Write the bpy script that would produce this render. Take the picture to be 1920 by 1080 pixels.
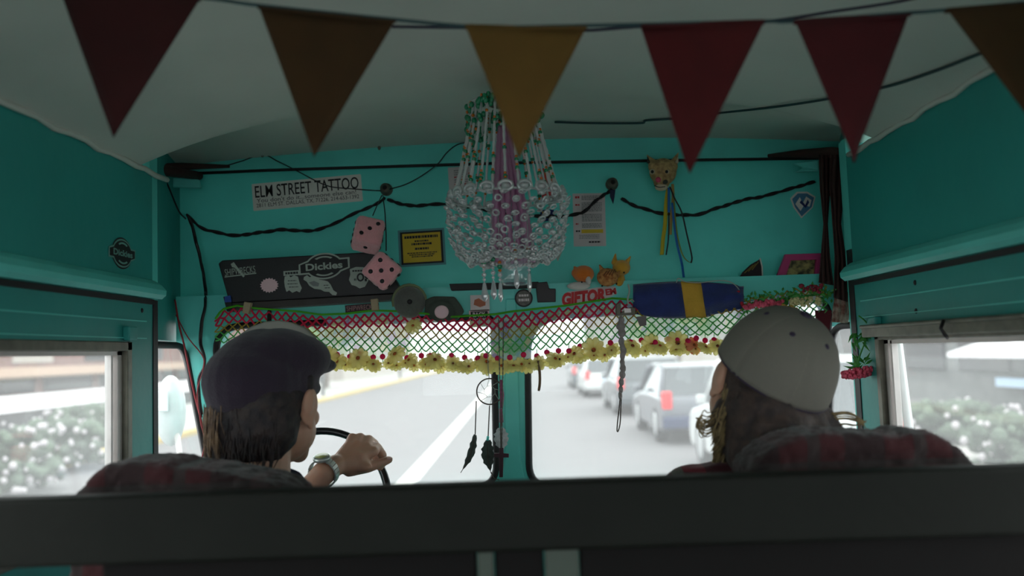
import bpy, bmesh, math, random
import numpy as np
from mathutils import Vector, Matrix, noise
random.seed(7)
for _o in list(bpy.data.objects):
    bpy.data.objects.remove(_o, do_unlink=True)
SC = bpy.context.scene
COL = SC.collection
PI = math.pi
R = math.radians

# ------------------------------------------------------------------ camera
FPX = 1600.0
CAM = Vector((0, 0, 1.8))
ROLL = R(2.0)
_yaw = math.atan(14.9 / FPX)            # aims slightly left of the van's axis
_pit = math.atan(118.6 / FPX)           # aims slightly up
_F = Vector((-math.sin(_yaw) * math.cos(_pit), math.cos(_yaw) * math.cos(_pit), math.sin(_pit)))
_R0 = _F.cross(Vector((0, 0, 1))).normalized()
_U0 = _R0.cross(_F).normalized()
_Rv = _R0 * math.cos(ROLL) - _U0 * math.sin(ROLL)
_Uv = _R0 * math.sin(ROLL) + _U0 * math.cos(ROLL)
cam_d = bpy.data.cameras.new('camera')
cam = bpy.data.objects.new('camera', cam_d)
COL.objects.link(cam)
_m = Matrix((_Rv, _Uv, -_F)).transposed().to_4x4()
_m.translation = CAM
cam.matrix_world = _m
cam_d.sensor_width = 36
cam_d.lens = FPX / 1920 * 36
cam_d.clip_start = 0.02
cam_d.clip_end = 500
cam_d.dof.use_dof = True
cam_d.dof.focus_distance = 1.85
cam_d.dof.aperture_fstop = 2.4
SC.camera = cam

# ------------------------------------------------------------------ world light and exposure
w = bpy.data.worlds.new('world'); SC.world = w; w.use_nodes = True
nt = w.node_tree
bg = nt.nodes['Background']
tc = nt.nodes.new('ShaderNodeTexCoord'); sx = nt.nodes.new('ShaderNodeSeparateXYZ')
rp = nt.nodes.new('ShaderNodeValToRGB')
rp.color_ramp.elements[0].position = 0.0; rp.color_ramp.elements[0].color = (.86, .9, .93, 1)
rp.color_ramp.elements[1].position = 0.6; rp.color_ramp.elements[1].color = (1, 1, 1, 1)
nt.links.new(tc.outputs['Generated'], sx.inputs[0]); nt.links.new(sx.outputs['Z'], rp.inputs[0])
nt.links.new(rp.outputs[0], bg.inputs[0])
bg.inputs[1].default_value = 3.9
SC.view_settings.view_transform = 'Standard'
SC.view_settings.look = 'None'
SC.view_settings.gamma = 1
SC.view_settings.use_curve_mapping = False
SC.view_settings.exposure = 0.0

# ------------------------------------------------------------------ helpers
def ray(px, py):
    return _F * FPX + _Rv * (px - 960) - _Uv * (py - 540)
def at(px, py, Y):
    d = ray(px, py); return CAM + d * (Y / d.y)
def atx(px, py, X):
    d = ray(px, py); return CAM + d * (X / d.x)
def atz(px, py, Z):
    d = ray(px, py); return CAM + d * ((Z - CAM.z) / d.z)

def srgb(r, g, b):
    f = lambda c: ((c / 255 + .055) / 1.055) ** 2.4 if c > 10 else c / 255 / 12.92
    return (f(r), f(g), f(b), 1)

MATS = {}
def mat(name, col, rough=.6, metal=0, var=0, scale=30, bump=0, col2=None, sub=0, trans=0, coat=0, sheen=0, bscale=None, alpha=1, spec=None):
    if name in MATS: return MATS[name]
    m = bpy.data.materials.new(name); m.use_nodes = True
    n = m.node_tree.nodes; l = m.node_tree.links
    b = n['Principled BSDF']
    b.inputs['Base Color'].default_value = col
    b.inputs['Roughness'].default_value = rough
    b.inputs['Metallic'].default_value = metal
    if spec is not None: b.inputs['Specular IOR Level'].default_value = spec
    if trans: b.inputs['Transmission Weight'].default_value = trans
    if coat: b.inputs['Coat Weight'].default_value = coat
    if sheen: b.inputs['Sheen Weight'].default_value = sheen
    if alpha < 1: b.inputs['Alpha'].default_value = alpha
    t = n.new('ShaderNodeTexCoord')
    ns = n.new('ShaderNodeTexNoise'); ns.inputs['Scale'].default_value = scale; ns.inputs['Detail'].default_value = 4
    l.new(t.outputs['Object'], ns.inputs['Vector'])
    rp = n.new('ShaderNodeValToRGB')
    c2 = col2 or tuple(min(1, c * (1 - .55 * (var or .15))) for c in col[:3]) + (1,)
    rp.color_ramp.elements[0].color = c2; rp.color_ramp.elements[1].color = col
    rp.color_ramp.elements[0].position = .35; rp.color_ramp.elements[1].position = .62
    l.new(ns.outputs['Fac'], rp.inputs[0]); l.new(rp.outputs[0], b.inputs['Base Color'])
    if bump:
        bn = n.new('ShaderNodeTexNoise'); bn.inputs['Scale'].default_value = bscale or scale * 6
        l.new(t.outputs['Object'], bn.inputs['Vector'])
        bp = n.new('ShaderNodeBump'); bp.inputs['Strength'].default_value = bump; bp.inputs['Distance'].default_value = .003
        l.new(bn.outputs['Fac'], bp.inputs['Height']); l.new(bp.outputs[0], b.inputs['Normal'])
    MATS[name] = m
    return m

def sheer(name, col, transp=.4, rough=.3, gloss=.25, voro=None, tint=(1, 1, 1, 1)):
    """thin see-through plastic, cloth or dusty glass"""
    if name in MATS: return MATS[name]
    m = bpy.data.materials.new(name); m.use_nodes = True
    n = m.node_tree.nodes; l = m.node_tree.links
    n.remove(n['Principled BSDF']); out = n['Material Output']
    tr = n.new('ShaderNodeBsdfTransparent'); tr.inputs[0].default_value = tint
    tl = n.new('ShaderNodeBsdfTranslucent'); tl.inputs[0].default_value = col
    df = n.new('ShaderNodeBsdfDiffuse'); df.inputs[0].default_value = col
    gl = n.new('ShaderNodeBsdfGlossy'); gl.inputs['Roughness'].default_value = rough
    a = n.new('ShaderNodeMixShader'); a.inputs[0].default_value = .5
    l.new(tl.outputs[0], a.inputs[1]); l.new(df.outputs[0], a.inputs[2])
    b = n.new('ShaderNodeMixShader'); b.inputs[0].default_value = gloss
    l.new(a.outputs[0], b.inputs[1]); l.new(gl.outputs[0], b.inputs[2])
    c = n.new('ShaderNodeMixShader'); c.inputs[0].default_value = transp
    l.new(b.outputs[0], c.inputs[1]); l.new(tr.outputs[0], c.inputs[2])
    l.new(c.outputs[0], out.inputs[0])
    if voro:
        t = n.new('ShaderNodeTexCoord'); v = n.new('ShaderNodeTexVoronoi'); v.inputs['Scale'].default_value = voro[0]
        l.new(t.outputs['Object'], v.inputs['Vector'])
        rp = n.new('ShaderNodeValToRGB'); rp.color_ramp.interpolation = 'CONSTANT'
        els = rp.color_ramp.elements
        while len(els) < len(voro[1]): els.new(.5)
        for i, cc in enumerate(voro[1]):
            els[i].position = i / len(voro[1]); els[i].color = cc
        sp = n.new('ShaderNodeSeparateColor'); l.new(v.outputs['Color'], sp.inputs[0])
        l.new(sp.outputs[0], rp.inputs[0])
        l.new(rp.outputs[0], tl.inputs[0]); l.new(rp.outputs[0], df.inputs[0])
    MATS[name] = m
    return m

def glass(name, veil=.12, refl=.06, tint=(.93, .97, .96, 1)):
    if name in MATS: return MATS[name]
    m = bpy.data.materials.new(name); m.use_nodes = True
    n = m.node_tree.nodes; l = m.node_tree.links
    n.remove(n['Principled BSDF']); out = n['Material Output']
    tr = n.new('ShaderNodeBsdfTransparent'); tr.inputs[0].default_value = tint
    gl = n.new('ShaderNodeBsdfGlossy'); gl.inputs['Roughness'].default_value = .03
    tl = n.new('ShaderNodeBsdfTranslucent'); tl.inputs[0].default_value = (.95, .95, .95, 1)
    a = n.new('ShaderNodeMixShader'); a.inputs[0].default_value = refl
    l.new(tr.outputs[0], a.inputs[1]); l.new(gl.outputs[0], a.inputs[2])
    t = n.new('ShaderNodeTexCoord'); ns = n.new('ShaderNodeTexNoise'); ns.inputs['Scale'].default_value = 3
    l.new(t.outputs['Object'], ns.inputs['Vector'])
    mr = n.new('ShaderNodeMapRange'); mr.inputs[3].default_value = veil * .7; mr.inputs[4].default_value = veil * 1.3
    l.new(ns.outputs['Fac'], mr.inputs[0])
    b = n.new('ShaderNodeMixShader'); l.new(mr.outputs[0], b.inputs[0])
    l.new(a.outputs[0], b.inputs[1]); l.new(tl.outputs[0], b.inputs[2])
    l.new(b.outputs[0], out.inputs[0])
    MATS[name] = m
    return m

def link(name, me, m=None, parent=None, smooth=False):
    o = bpy.data.objects.new(name, me); COL.objects.link(o)
    if m is not None:
        if isinstance(m, (list, tuple)):
            for q in m: me.materials.append(q)
        else: me.materials.append(m)
    if parent is not None:
        o.parent = parent
        o.matrix_parent_inverse = parent.matrix_world.inverted() if parent.matrix_world != Matrix.Identity(4) else Matrix.Identity(4)
    if smooth:
        for p in me.polygons: p.use_smooth = True
    return o
def tag(o, label=None, cat=None, group=None, kind=None):
    if label: o['label'] = label
    if cat: o['category'] = cat
    if group: o['group'] = group
    if kind: o['kind'] = kind
    return o
def empty(name, loc=(0, 0, 0), label=None, cat=None, group=None):
    o = bpy.data.objects.new(name, None); COL.objects.link(o)
    o.empty_display_size = .02; o.location = loc
    o.matrix_world = Matrix.Translation(Vector(loc))
    return tag(o, label, cat, group)
def struct(o, label=None):
    o['kind'] = 'structure'
    if label: o['label'] = label
    return o

class MB:
    """collects shapes into one mesh"""
    def __init__(s): s.b = bmesh.new()
    def box(s, lo, hi, M=None, mi=0):
        lo, hi = Vector(lo), Vector(hi)
        vs = [s.b.verts.new(Vector((x, y, z)) if M is None else M @ Vector((x, y, z))) for x in (lo.x, hi.x) for y in (lo.y, hi.y) for z in (lo.z, hi.z)]
        for f in ((0, 1, 3, 2), (4, 6, 7, 5), (0, 4, 5, 1), (2, 3, 7, 6), (0, 2, 6, 4), (1, 5, 7, 3)):
            q = s.b.faces.new([vs[i] for i in f]); q.material_index = mi
        return s
    def prism(s, pts, off, mi=0):
        """closed polygon of 3D points swept by vector off"""
        off = Vector(off)
        a = [s.b.verts.new(Vector(p)) for p in pts]; c = [s.b.verts.new(Vector(p) + off) for p in pts]
        fs = [s.b.faces.new(a), s.b.faces.new(list(reversed(c)))]
        n = len(pts)
        for i in range(n):
            fs.append(s.b.faces.new([a[(i + 1) % n], a[i], c[i], c[(i + 1) % n]]))
        for f in fs: f.material_index = mi
        return s
    def tube(s, pts, r, seg=6, closed=False, mi=0, cap=True):
        pts = [Vector(p) for p in pts]; n = len(pts)
        if n < 2: return s
        rr = r if isinstance(r, (list, tuple)) else [r] * n
        rings = []; up = None
        for i, p in enumerate(pts):
            if closed: t = (pts[(i + 1) % n] - pts[i - 1])
            else: t = pts[min(i + 1, n - 1)] - pts[max(i - 1, 0)]
            if t.length < 1e-9: t = Vector((0, 0, 1))
            t.normalize()
            if up is None:
                up = Vector((0, 0, 1)) if abs(t.z) < .9 else Vector((1, 0, 0))
            a = t.cross(up)
            if a.length < 1e-6: a = t.cross(Vector((1, .3, 0)))
            a.normalize(); b = a.cross(t).normalized(); up = b
            rings.append([s.b.verts.new(p + (a * math.cos(2 * PI * k / seg) + b * math.sin(2 * PI * k / seg)) * rr[i]) for k in range(seg)])
        for i in range(n if closed else n - 1):
            A, B = rings[i], rings[(i + 1) % n]
            for k in range(seg):
                f = s.b.faces.new([A[k], A[(k + 1) % seg], B[(k + 1) % seg], B[k]]); f.material_index = mi; f.smooth = True
        if cap and not closed:
            f = s.b.faces.new(list(reversed(rings[0]))); f.material_index = mi
            f = s.b.faces.new(rings[-1]); f.material_index = mi
        return s
    def ball(s, c, r, u=10, v=7, M=None, mi=0):
        r = Vector((r, r, r)) if not isinstance(r, (tuple, list, Vector)) else Vector(r)
        c = Vector(c); T = M or Matrix.Identity(4)
        rows = []
        for j in range(1, v):
            th = PI * j / v
            rows.append([s.b.verts.new(T @ (c + Vector((r.x * math.sin(th) * math.cos(2 * PI * i / u), r.y * math.sin(th) * math.sin(2 * PI * i / u), r.z * math.cos(th))))) for i in range(u)])
        top = s.b.verts.new(T @ (c + Vector((0, 0, r.z)))); bot = s.b.verts.new(T @ (c - Vector((0, 0, r.z))))
        fs = []
        for i in range(u):
            fs.append(s.b.faces.new([top, rows[0][i], rows[0][(i + 1) % u]]))
            fs.append(s.b.faces.new([bot, rows[-1][(i + 1) % u], rows[-1][i]]))
            for j in range(len(rows) - 1):
                fs.append(s.b.faces.new([rows[j][i], rows[j + 1][i], rows[j + 1][(i + 1) % u], rows[j][(i + 1) % u]]))
        for f in fs: f.material_index = mi; f.smooth = True
        return s
    def cap(s, p0, p1, r0, r1, seg=16):
        """tapered capsule"""
        p0, p1 = Vector(p0), Vector(p1); d = (p1 - p0).normalized()
        P = []; RR = []
        for k in range(5):
            a = PI / 2 * (1 - k / 4); P.append(p0 - d * r0 * math.sin(a)); RR.append(max(r0 * math.cos(a), 1e-4))
        for k in range(5):
            a = PI / 2 * k / 4; P.append(p1 + d * r1 * math.sin(a)); RR.append(max(r1 * math.cos(a), 1e-4))
        s.tube(P, RR, seg)
        return s
    def lathe(s, prof, c, seg=24, M=None, mi=0, closed=False):
        """prof: (radius, height) pairs about z"""
        c = Vector(c); T = M or Matrix.Identity(4); rings = []
        for r, z in prof:
            rings.append([s.b.verts.new(T @ (c + Vector((r * math.cos(2 * PI * k / seg), r * math.sin(2 * PI * k / seg), z)))) for k in range(seg)])
        for A, B in zip(rings, rings[1:] + ([rings[0]] if closed else [])):
            for k in range(seg):
                f = s.b.faces.new([A[k], A[(k + 1) % seg], B[(k + 1) % seg], B[k]]); f.material_index = mi; f.smooth = True
        if not closed:
            for q in (rings[0], rings[-1]):
                try: s.b.faces.new(q).material_index = mi
                except ValueError: pass
        return s
    def build(s, name, m, parent=None, bevel=0, smooth=None, solid=0, sub=0):
        bmesh.ops.recalc_face_normals(s.b, faces=s.b.faces)
        me = bpy.data.meshes.new(name); s.b.to_mesh(me); s.b.free()
        o = link(name, me, m, parent)
        if smooth is not None:
            for p in me.polygons: p.use_smooth = smooth
        if solid:
            q = o.modifiers.new('s', 'SOLIDIFY'); q.thickness = solid; q.offset = 0
        if bevel:
            q = o.modifiers.new('b', 'BEVEL'); q.width = bevel; q.segments = 3; q.limit_method = 'ANGLE'
        if sub:
            q = o.modifiers.new('u', 'SUBSURF'); q.levels = sub; q.render_levels = sub
        return o

def bake(o):
    """apply the modifiers of o"""
    bpy.context.view_layer.update()
    dg = bpy.context.evaluated_depsgraph_get()
    me = bpy.data.meshes.new_from_object(o.evaluated_get(dg))
    o.modifiers.clear(); old = o.data; o.data = me
    return o
def displace(o, layers):
    me = o.data; n = len(me.vertices)
    co = np.empty(n * 3, dtype=np.float32); me.vertices.foreach_get('co', co); co = co.reshape(-1, 3)
    no = np.empty(n * 3, dtype=np.float32); me.vertex_normals.foreach_get('vector', no); no = no.reshape(-1, 3)
    h = np.zeros(n, dtype=np.float32)
    for amp, sc in layers:
        h += amp * np.array([noise.noise(Vector(c)) for c in (co * sc).tolist()], dtype=np.float32)
    me.vertices.foreach_set('co', (co + no * h[:, None]).ravel()); me.update()
def blob(name, fill, m, parent=None, voxel=.004, smooth=6, disp=0, dscale=60):
    """fill(mb) adds closed overlapping shapes, which become one continuous smooth surface"""
    mb = MB(); fill(mb)
    o = mb.build(name, m, parent)
    q = o.modifiers.new('r', 'REMESH'); q.mode = 'VOXEL'; q.voxel_size = voxel; q.use_smooth_shade = True
    if smooth:
        q = o.modifiers.new('s', 'SMOOTH'); q.factor = .5; q.iterations = smooth
    bake(o)
    if disp: displace(o, [(disp, dscale)])
    for p in o.data.polygons: p.use_smooth = True
    return o

def spline(pts, n=8):
    """Catmull-Rom through points"""
    pts = [Vector(p) for p in pts]
    if len(pts) < 3: return pts
    P = [pts[0] * 2 - pts[1]] + pts + [pts[-1] * 2 - pts[-2]]
    out = []
    for i in range(1, len(P) - 2):
        a, b, c, d = P[i - 1], P[i], P[i + 1], P[i + 2]
        for k in range(n):
            t = k / n
            out.append(.5 * ((2 * b) + (c - a) * t + (2 * a - 5 * b + 4 * c - d) * t * t + (3 * b - a - 3 * c + d) * t ** 3))
    out.append(pts[-1])
    return out
def rounded(pts, r, n=6):
    """round the corners of a 2D polygon"""
    out = []; N = len(pts)
    rr = r if isinstance(r, (list, tuple)) else [r] * N
    for i in range(N):
        p = Vector(pts[i]); a = Vector(pts[i - 1]) - p; b = Vector(pts[(i + 1) % N]) - p
        q = min(rr[i], a.length * .49, b.length * .49)
        A = p + a.normalized() * q; B = p + b.normalized() * q
        for k in range(n + 1):
            t = k / n; out.append(A * (1 - t) ** 2 + p * 2 * t * (1 - t) + B * t * t)
    return out

def plate(name, loops, th, M, m, parent=None, bevel=0):
    """flat plate: first loop outside, others holes (2D), thickness th, placed by M (local x, y = plane; z = normal)"""
    cu = bpy.data.curves.new(name, 'CURVE'); cu.dimensions = '2D'; cu.fill_mode = 'BOTH'; cu.extrude = th / 2
    if bevel: cu.bevel_depth = bevel; cu.bevel_resolution = 2
    for lp in loops:
        sp = cu.splines.new('POLY'); sp.points.add(len(lp) - 1)
        for i, p in enumerate(lp): sp.points[i].co = (p[0], p[1], 0, 1)
        sp.use_cyclic_u = True
    t = bpy.data.objects.new('tmp', cu); COL.objects.link(t)
    bpy.context.view_layer.update()
    me = bpy.data.meshes.new_from_object(t.evaluated_get(bpy.context.evaluated_depsgraph_get()))
    bpy.data.objects.remove(t); bpy.data.curves.remove(cu)
    me.transform(M)
    me.materials.clear()
    return link(name, me, m, parent)
# plane frames: local x right, y up, z towards the viewer
MY = lambda Y: Matrix(((1, 0, 0, 0), (0, 0, -1, Y), (0, 1, 0, 0), (0, 0, 0, 1)))     # facing -Y
MXL = lambda X: Matrix(((0, 0, 1, X), (1, 0, 0, 0), (0, 1, 0, 0), (0, 0, 0, 1)))     # left wall: local x = Y, y = Z
def pl_y(pix, Y): return [(at(a, b, Y).x, at(a, b, Y).z) for a, b in pix]
def pl_x(pix, X): return [(atx(a, b, X).y, atx(a, b, X).z) for a, b in pix]

class Sticker:
    """local drawing frame at pixel (px,py) on plane Y (or X); units = photo pixels there"""
    def __init__(s, px, py, Y=None, X=None, rot=0, k=1.0):
        if Y is not None:
            o = at(px, py, Y); s.s = Y / FPX * k
            B = Matrix(((1, 0, 0), (0, 0, -1), (0, 1, 0)))
        else:
            o = atx(px, py, X); s.s = o.y / FPX * k
            sg = 1 if X < 0 else -1
            B = Matrix(((0, 0, sg), (sg, 0, 0), (0, 1, 0)))
        s.M = Matrix.Translation(o) @ B.to_4x4() @ Matrix.Rotation(R(rot), 4, 'Z')
        s.loc = o
    def shape(s, name, loops, m, parent=None, z=0, th=.0006, sx=1):
        L = [[(p[0] * s.s * sx, p[1] * s.s) for p in lp] for lp in loops]
        return plate(name, L, th, s.M @ Matrix.Translation((0, 0, z)), m, parent)
    def text(s, name, txt, x, y, wid, hei, m, parent=None, z=.001, bold=.0, shear=0, sx=1, th=.0005):
        cu = bpy.data.curves.new(name, 'FONT'); cu.body = txt; cu.align_x = 'CENTER'; cu.offset = bold; cu.extrude = .0
        cu.shear = shear; cu.resolution_u = 3
        t = bpy.data.objects.new('tmp', cu); COL.objects.link(t)
        bpy.context.view_layer.update()
        me = bpy.data.meshes.new_from_object(t.evaluated_get(bpy.context.evaluated_depsgraph_get()))
        bpy.data.objects.remove(t); bpy.data.curves.remove(cu)
        xs = [v.co.x for v in me.vertices]; ys = [v.co.y for v in me.vertices]
        x0, x1, y0, y1 = min(xs), max(xs), min(ys), max(ys)
        for v in me.vertices:
            v.co.x = (x + ((v.co.x - x0) / (x1 - x0) - .5) * wid) * s.s * sx
            v.co.y = (y + ((v.co.y - y0) / (y1 - y0) - .5) * hei) * s.s
            v.co.z = z
        me.transform(s.M); me.materials.clear()
        return link(name, me, m, parent)
def rect(w, h, x=0, y=0): return [(x - w / 2, y - h / 2), (x + w / 2, y - h / 2), (x + w / 2, y + h / 2), (x - w / 2, y + h / 2)]
def ell(a, b, x=0, y=0, n=28, t0=0, t1=2 * PI):
    full = abs(t1 - t0 - 2 * PI) < 1e-6
    k = n if full else n + 1
    return [(x + a * math.cos(t0 + (t1 - t0) * i / n), y + b * math.sin(t0 + (t1 - t0) * i / n)) for i in range(k)]
# ------------------------------------------------------------------ materials
TEAL = mat('teal_paint', srgb(100, 236, 224), .45, var=.25, scale=5, bump=.25, bscale=40)  # header copy of the teal, lightened to make up for missing light
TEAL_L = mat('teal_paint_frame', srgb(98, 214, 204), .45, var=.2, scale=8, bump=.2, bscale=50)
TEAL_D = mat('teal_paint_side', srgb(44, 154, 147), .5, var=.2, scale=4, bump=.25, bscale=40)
WHITE_C = mat('ceiling_paint', srgb(205, 207, 198), .7, var=.12, scale=4, bump=.2, bscale=60)
RUBBER = mat('black_rubber', srgb(22, 18, 22), .6)
DARK = mat('dark_brown_vinyl', srgb(14, 10, 10), .8, bump=.2, spec=.2)
ALU = mat('aluminium', srgb(205, 198, 195), .4, metal=.35)
ALU_D = mat('worn_aluminium', srgb(120, 118, 105), .5, metal=.4, var=.6)
FLOORM = mat('floor_vinyl', srgb(60, 55, 50), .7)
WIRE = mat('black_wire', srgb(22, 16, 20), .5)
WIRE_R = mat('red_wire', srgb(150, 30, 40), .5)
RAILM = mat('olive_painted_rail', srgb(22, 23, 19), .6, var=.3, scale=12, bump=.2, spec=.15)
GLASS = glass('hazy_dusty_windshield_glass', .085, .012)  # translucent veil: dust that also stands in for haze and glare
GLASS_S = glass('side_window_glass', .08, .04)

XL, XR = -.78, .74
YB = -1.15
# ------------------------------------------------------------------ van shell
# ceiling, arched across
def ceil_z(x, y=0):
    t = (x + .02) / .76
    k = min(1, max(0, (y - 1.72) / .14)); k = k * k * (3 - 2 * k)
    return (2.333 - .127 * abs(t) ** 2.6) * (1 - k) + (2.333 - .028 * abs(t) ** 2) * k
mb = MB()
xs = [-.93 + i * 1.86 / 44 for i in range(45)]; ys = [YB + i * (1.65 - YB) / 12 for i in range(13)] + [1.65 + .02 * i for i in range(1, 27)]
g = [[[mb.b.verts.new((x, y, ceil_z(x, y) + h)) for x in xs] for y in ys] for h in (0, .03)]
for h in (0, 1):
    for j in range(len(ys) - 1):
        for i in range(44): mb.b.faces.new([g[h][j][i], g[h][j][i + 1], g[h][j + 1][i + 1], g[h][j + 1][i]]).smooth = True
for j in range(len(ys) - 1):
    for i in (0, 44): mb.b.faces.new([g[0][j][i], g[0][j + 1][i], g[1][j + 1][i], g[1][j][i]])
for i in range(44):
    for j in (0, -1): mb.b.faces.new([g[0][j][i], g[0][j][i + 1], g[1][j][i + 1], g[1][j][i]])
struct(mb.build('ceiling', WHITE_C))
# ceiling seam strips that cover the joint with the walls, wavy peeling edge
for side, X in (('left', XL), ('right', XR)):
    sg = 1 if X < 0 else -1
    mb = MB()
    pts = [(X + sg * (.004 + .003 * math.sin(i * 1.7)), YB + i * (1.86 - YB) / 60, 2.206 + .003 * math.sin(i * 2.3)) for i in range(61)]
    mb.tube(pts, .006, 6)
    struct(mb.build('trim_' + side + '_ceiling', WHITE_C))
struct(MB().box((-.9, YB, .56), (.9, 2.3, .6)).build('floor', FLOORM))

def side_wall(name, X, sg, yend, wins, m):
    outer = [(YB, .56), (yend, .56), (yend, 2.215), (YB, 2.215)]
    holes = [rounded([(a, c), (b, c), (b, d), (a, d)], .02) for a, b, c, d in wins]
    o = plate(name, [outer] + holes, .03, MXL(X - sg * .015), m)
    return struct(o)
yL = atx(286, 600, XL).y; yR = atx(1606, 600, XR).y
wl = atx(243, 800, XL).y; wr = atx(1652, 750, XR).y
zwl = 1.845; zwr = 1.815
WL = [(1.215, wl, 1.50, zwl), (.50, 1.17, 1.10, 1.915), (-.98, .42, 1.2, 1.9)]  # second and third windows on both sides: unseen, added and sized for light
WR = [(1.215, wr, 1.50, zwr), (.50, 1.17, 1.10, 1.905), (-.98, .42, 1.2, 1.9)]
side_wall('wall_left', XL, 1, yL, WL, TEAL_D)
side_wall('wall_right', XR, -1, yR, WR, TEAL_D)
o = plate('wall_rear', [[(-.8, .56), (.78, .56), (.78, 2.3), (-.8, 2.3)], rounded([(-.62, 1.15), (.58, 1.15), (.58, 2.02), (-.62, 2.02)], .08)], .03, MY(YB), TEAL_D)  # unseen rear opening, sized to let light in from behind
struct(o)
# mouldings along the side walls, with the dark crack below
for side, X, sg, ye, z0 in (('left', XL, 1, yL - .004, 1.937), ('right', XR, -1, yR - .004, 1.931)):
    mb = MB()
    prof = [(0, 0), (.022, -.002), (.031, .006), (.032, .016), (.022, .028), (.008, .037), (0, .040)]
    mb.prism([(X + sg * a, YB, z0 + b) for a, b in prof], (0, ye - YB, 0))
    struct(mb.build('trim_' + side + '_moulding', TEAL_L))
    mb = MB(); mb.box((min(X, X + sg * .006), YB, z0 - .012), (max(X, X + sg * .006), ye, z0 - .002))
    struct(mb.build('trim_' + side + '_gap', RUBBER))
    for q, (dz, h) in enumerate(((-.05, .0025), (-.085, .002))):
        mb = MB(); mb.box((min(X, X + sg * .003), YB, z0 + dz), (max(X, X + sg * .003), ye - .03, z0 + dz + h))
        struct(mb.build('trim_' + side + '_ridge_' + str(q + 1), TEAL_L))
# narrow posts at the front end of each side wall: rubber seam, then a painted post
mb = MB(); mb.box((XL - .025, yL, .6), (XL + .002, yL + .022, 1.935)); struct(mb.build('trim_left_door_seal', RUBBER))
mb = MB(); mb.box((XL - .03, yL + .022, .6), (XL - .008, yL + .045, 2.25)); mb.box((XL - .03, yL, 1.937), (XL - .005, yL + .022, 2.25)); struct(mb.build('trim_left_post', TEAL_L))
mb = MB(); mb.box((XR - .002, yR, .6), (XR + .025, yR + .028, 2.0)); struct(mb.build('trim_right_door_seal', RUBBER))
mb = MB(); mb.box((XR + .004, yR + .028, .6), (XR + .03, yR + .05, 2.25)); mb.box((XR, yR, 2.0), (XR + .03, yR + .028, 2.25)); struct(mb.build('trim_right_post', TEAL_L))
LP = (XL - .02, yL + .045); RP = (XR + .02, yR + .05)      # where the corner panels start

YF = 2.05      # face of the windshield frame
YH = 2.15      # face of the header panel above it
# header panel
mb = MB(); mb.box((-.93, YH, 1.90), (.93, YH + .03, 2.36))
struct(mb.build('wall_front', TEAL))
a = at(300, 330, YH - .02).z
tp = [at(x, y, YH - .025) for x, y in ((270, 326), (500, 316), (960, 302), (1350, 296), (1640, 292))]
mb = MB()
mb.prism([(p.x, YH, p.z) for p in tp] + [(.93, YH, 2.36), (-.93, YH, 2.36)], (0, -.02, 0))
struct(mb.build('trim_front_header', TEAL_L), 'teal strip between ceiling and front panel')
mb = MB(); mb.tube([(p.x, YH - .018, p.z - .003) for p in tp], .004, 6); struct(mb.build('trim_front_crease', RUBBER))
# windshield frame with two rounded panes
Lp = [(398, 612), (926, 594), (932, 914), (446, 932)]
Rp = [(988, 596), (1556, 560), (1535, 900), (992, 914)]
def round_pix(p, r): return [tuple(q) for q in rounded(p, r, 8)]
Lr = round_pix(Lp, [60, 20, 45, 40]); Rr = round_pix(Rp, [70, 40, 60, 45])
zt = 1.96
out = [(at(330, 567, YF).x, at(330, 567, YF).z), (-.80, .6), (.78, .6), (at(1590, 540, YF).x, at(1590, 540, YF).z)]
A1 = at(330, 566, YF); B1 = at(345, 648, YF); C1 = at(394, 905, YF)
A2 = at(1592, 545, YF); B2 = at(1560, 612, YF); C2 = at(1552, 905, YF)
outer = [(A1.x, zt), (A1.x, B1.z), (B1.x, B1.z), (C1.x, C1.z), (C1.x, .6), (C2.x, .6), (C2.x, C2.z), (B2.x, B2.z), (A2.x, B2.z), (A2.x, zt)]
o = plate('trim_windshield_frame', [outer, pl_y(Lr, YF), pl_y(Rr, YF)], .06, MY(YF + .03), TEAL_L)
struct(o, 'teal metal frame of the split windshield')
# ledge on top of the frame
mb = MB(); mb.box((A1.x, YF + .06, zt - .02), (A2.x, YH, zt)); struct(mb.build('trim_header_ledge', TEAL))
# raised centre post
pp = [(948, 560), (968, 560), (973, 720), (976, 860), (986, 912), (936, 914), (947, 860), (946, 720)]
mb = MB(); mb.prism([at(x, y, YF - .004) for x, y in pp], (0, .012, 0))
struct(mb.build('trim_windshield_post', TEAL_L, bevel=.003))
for n_, lp in (('left', Lr), ('right', Rr)):
    mb = MB(); mb.tube([at(x, y, YF + .004) for x, y in lp], .009, 8, closed=True)
    struct(mb.build('trim_windshield_gasket_' + n_, RUBBER))
for i, lp in ((1, Lr), (2, Rr)):
    mb = MB(); mb.prism([at(x, y, YF + .03) for x, y in lp], (0, .005, 0))
    struct(mb.build('window_%d' % i, GLASS))
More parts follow.
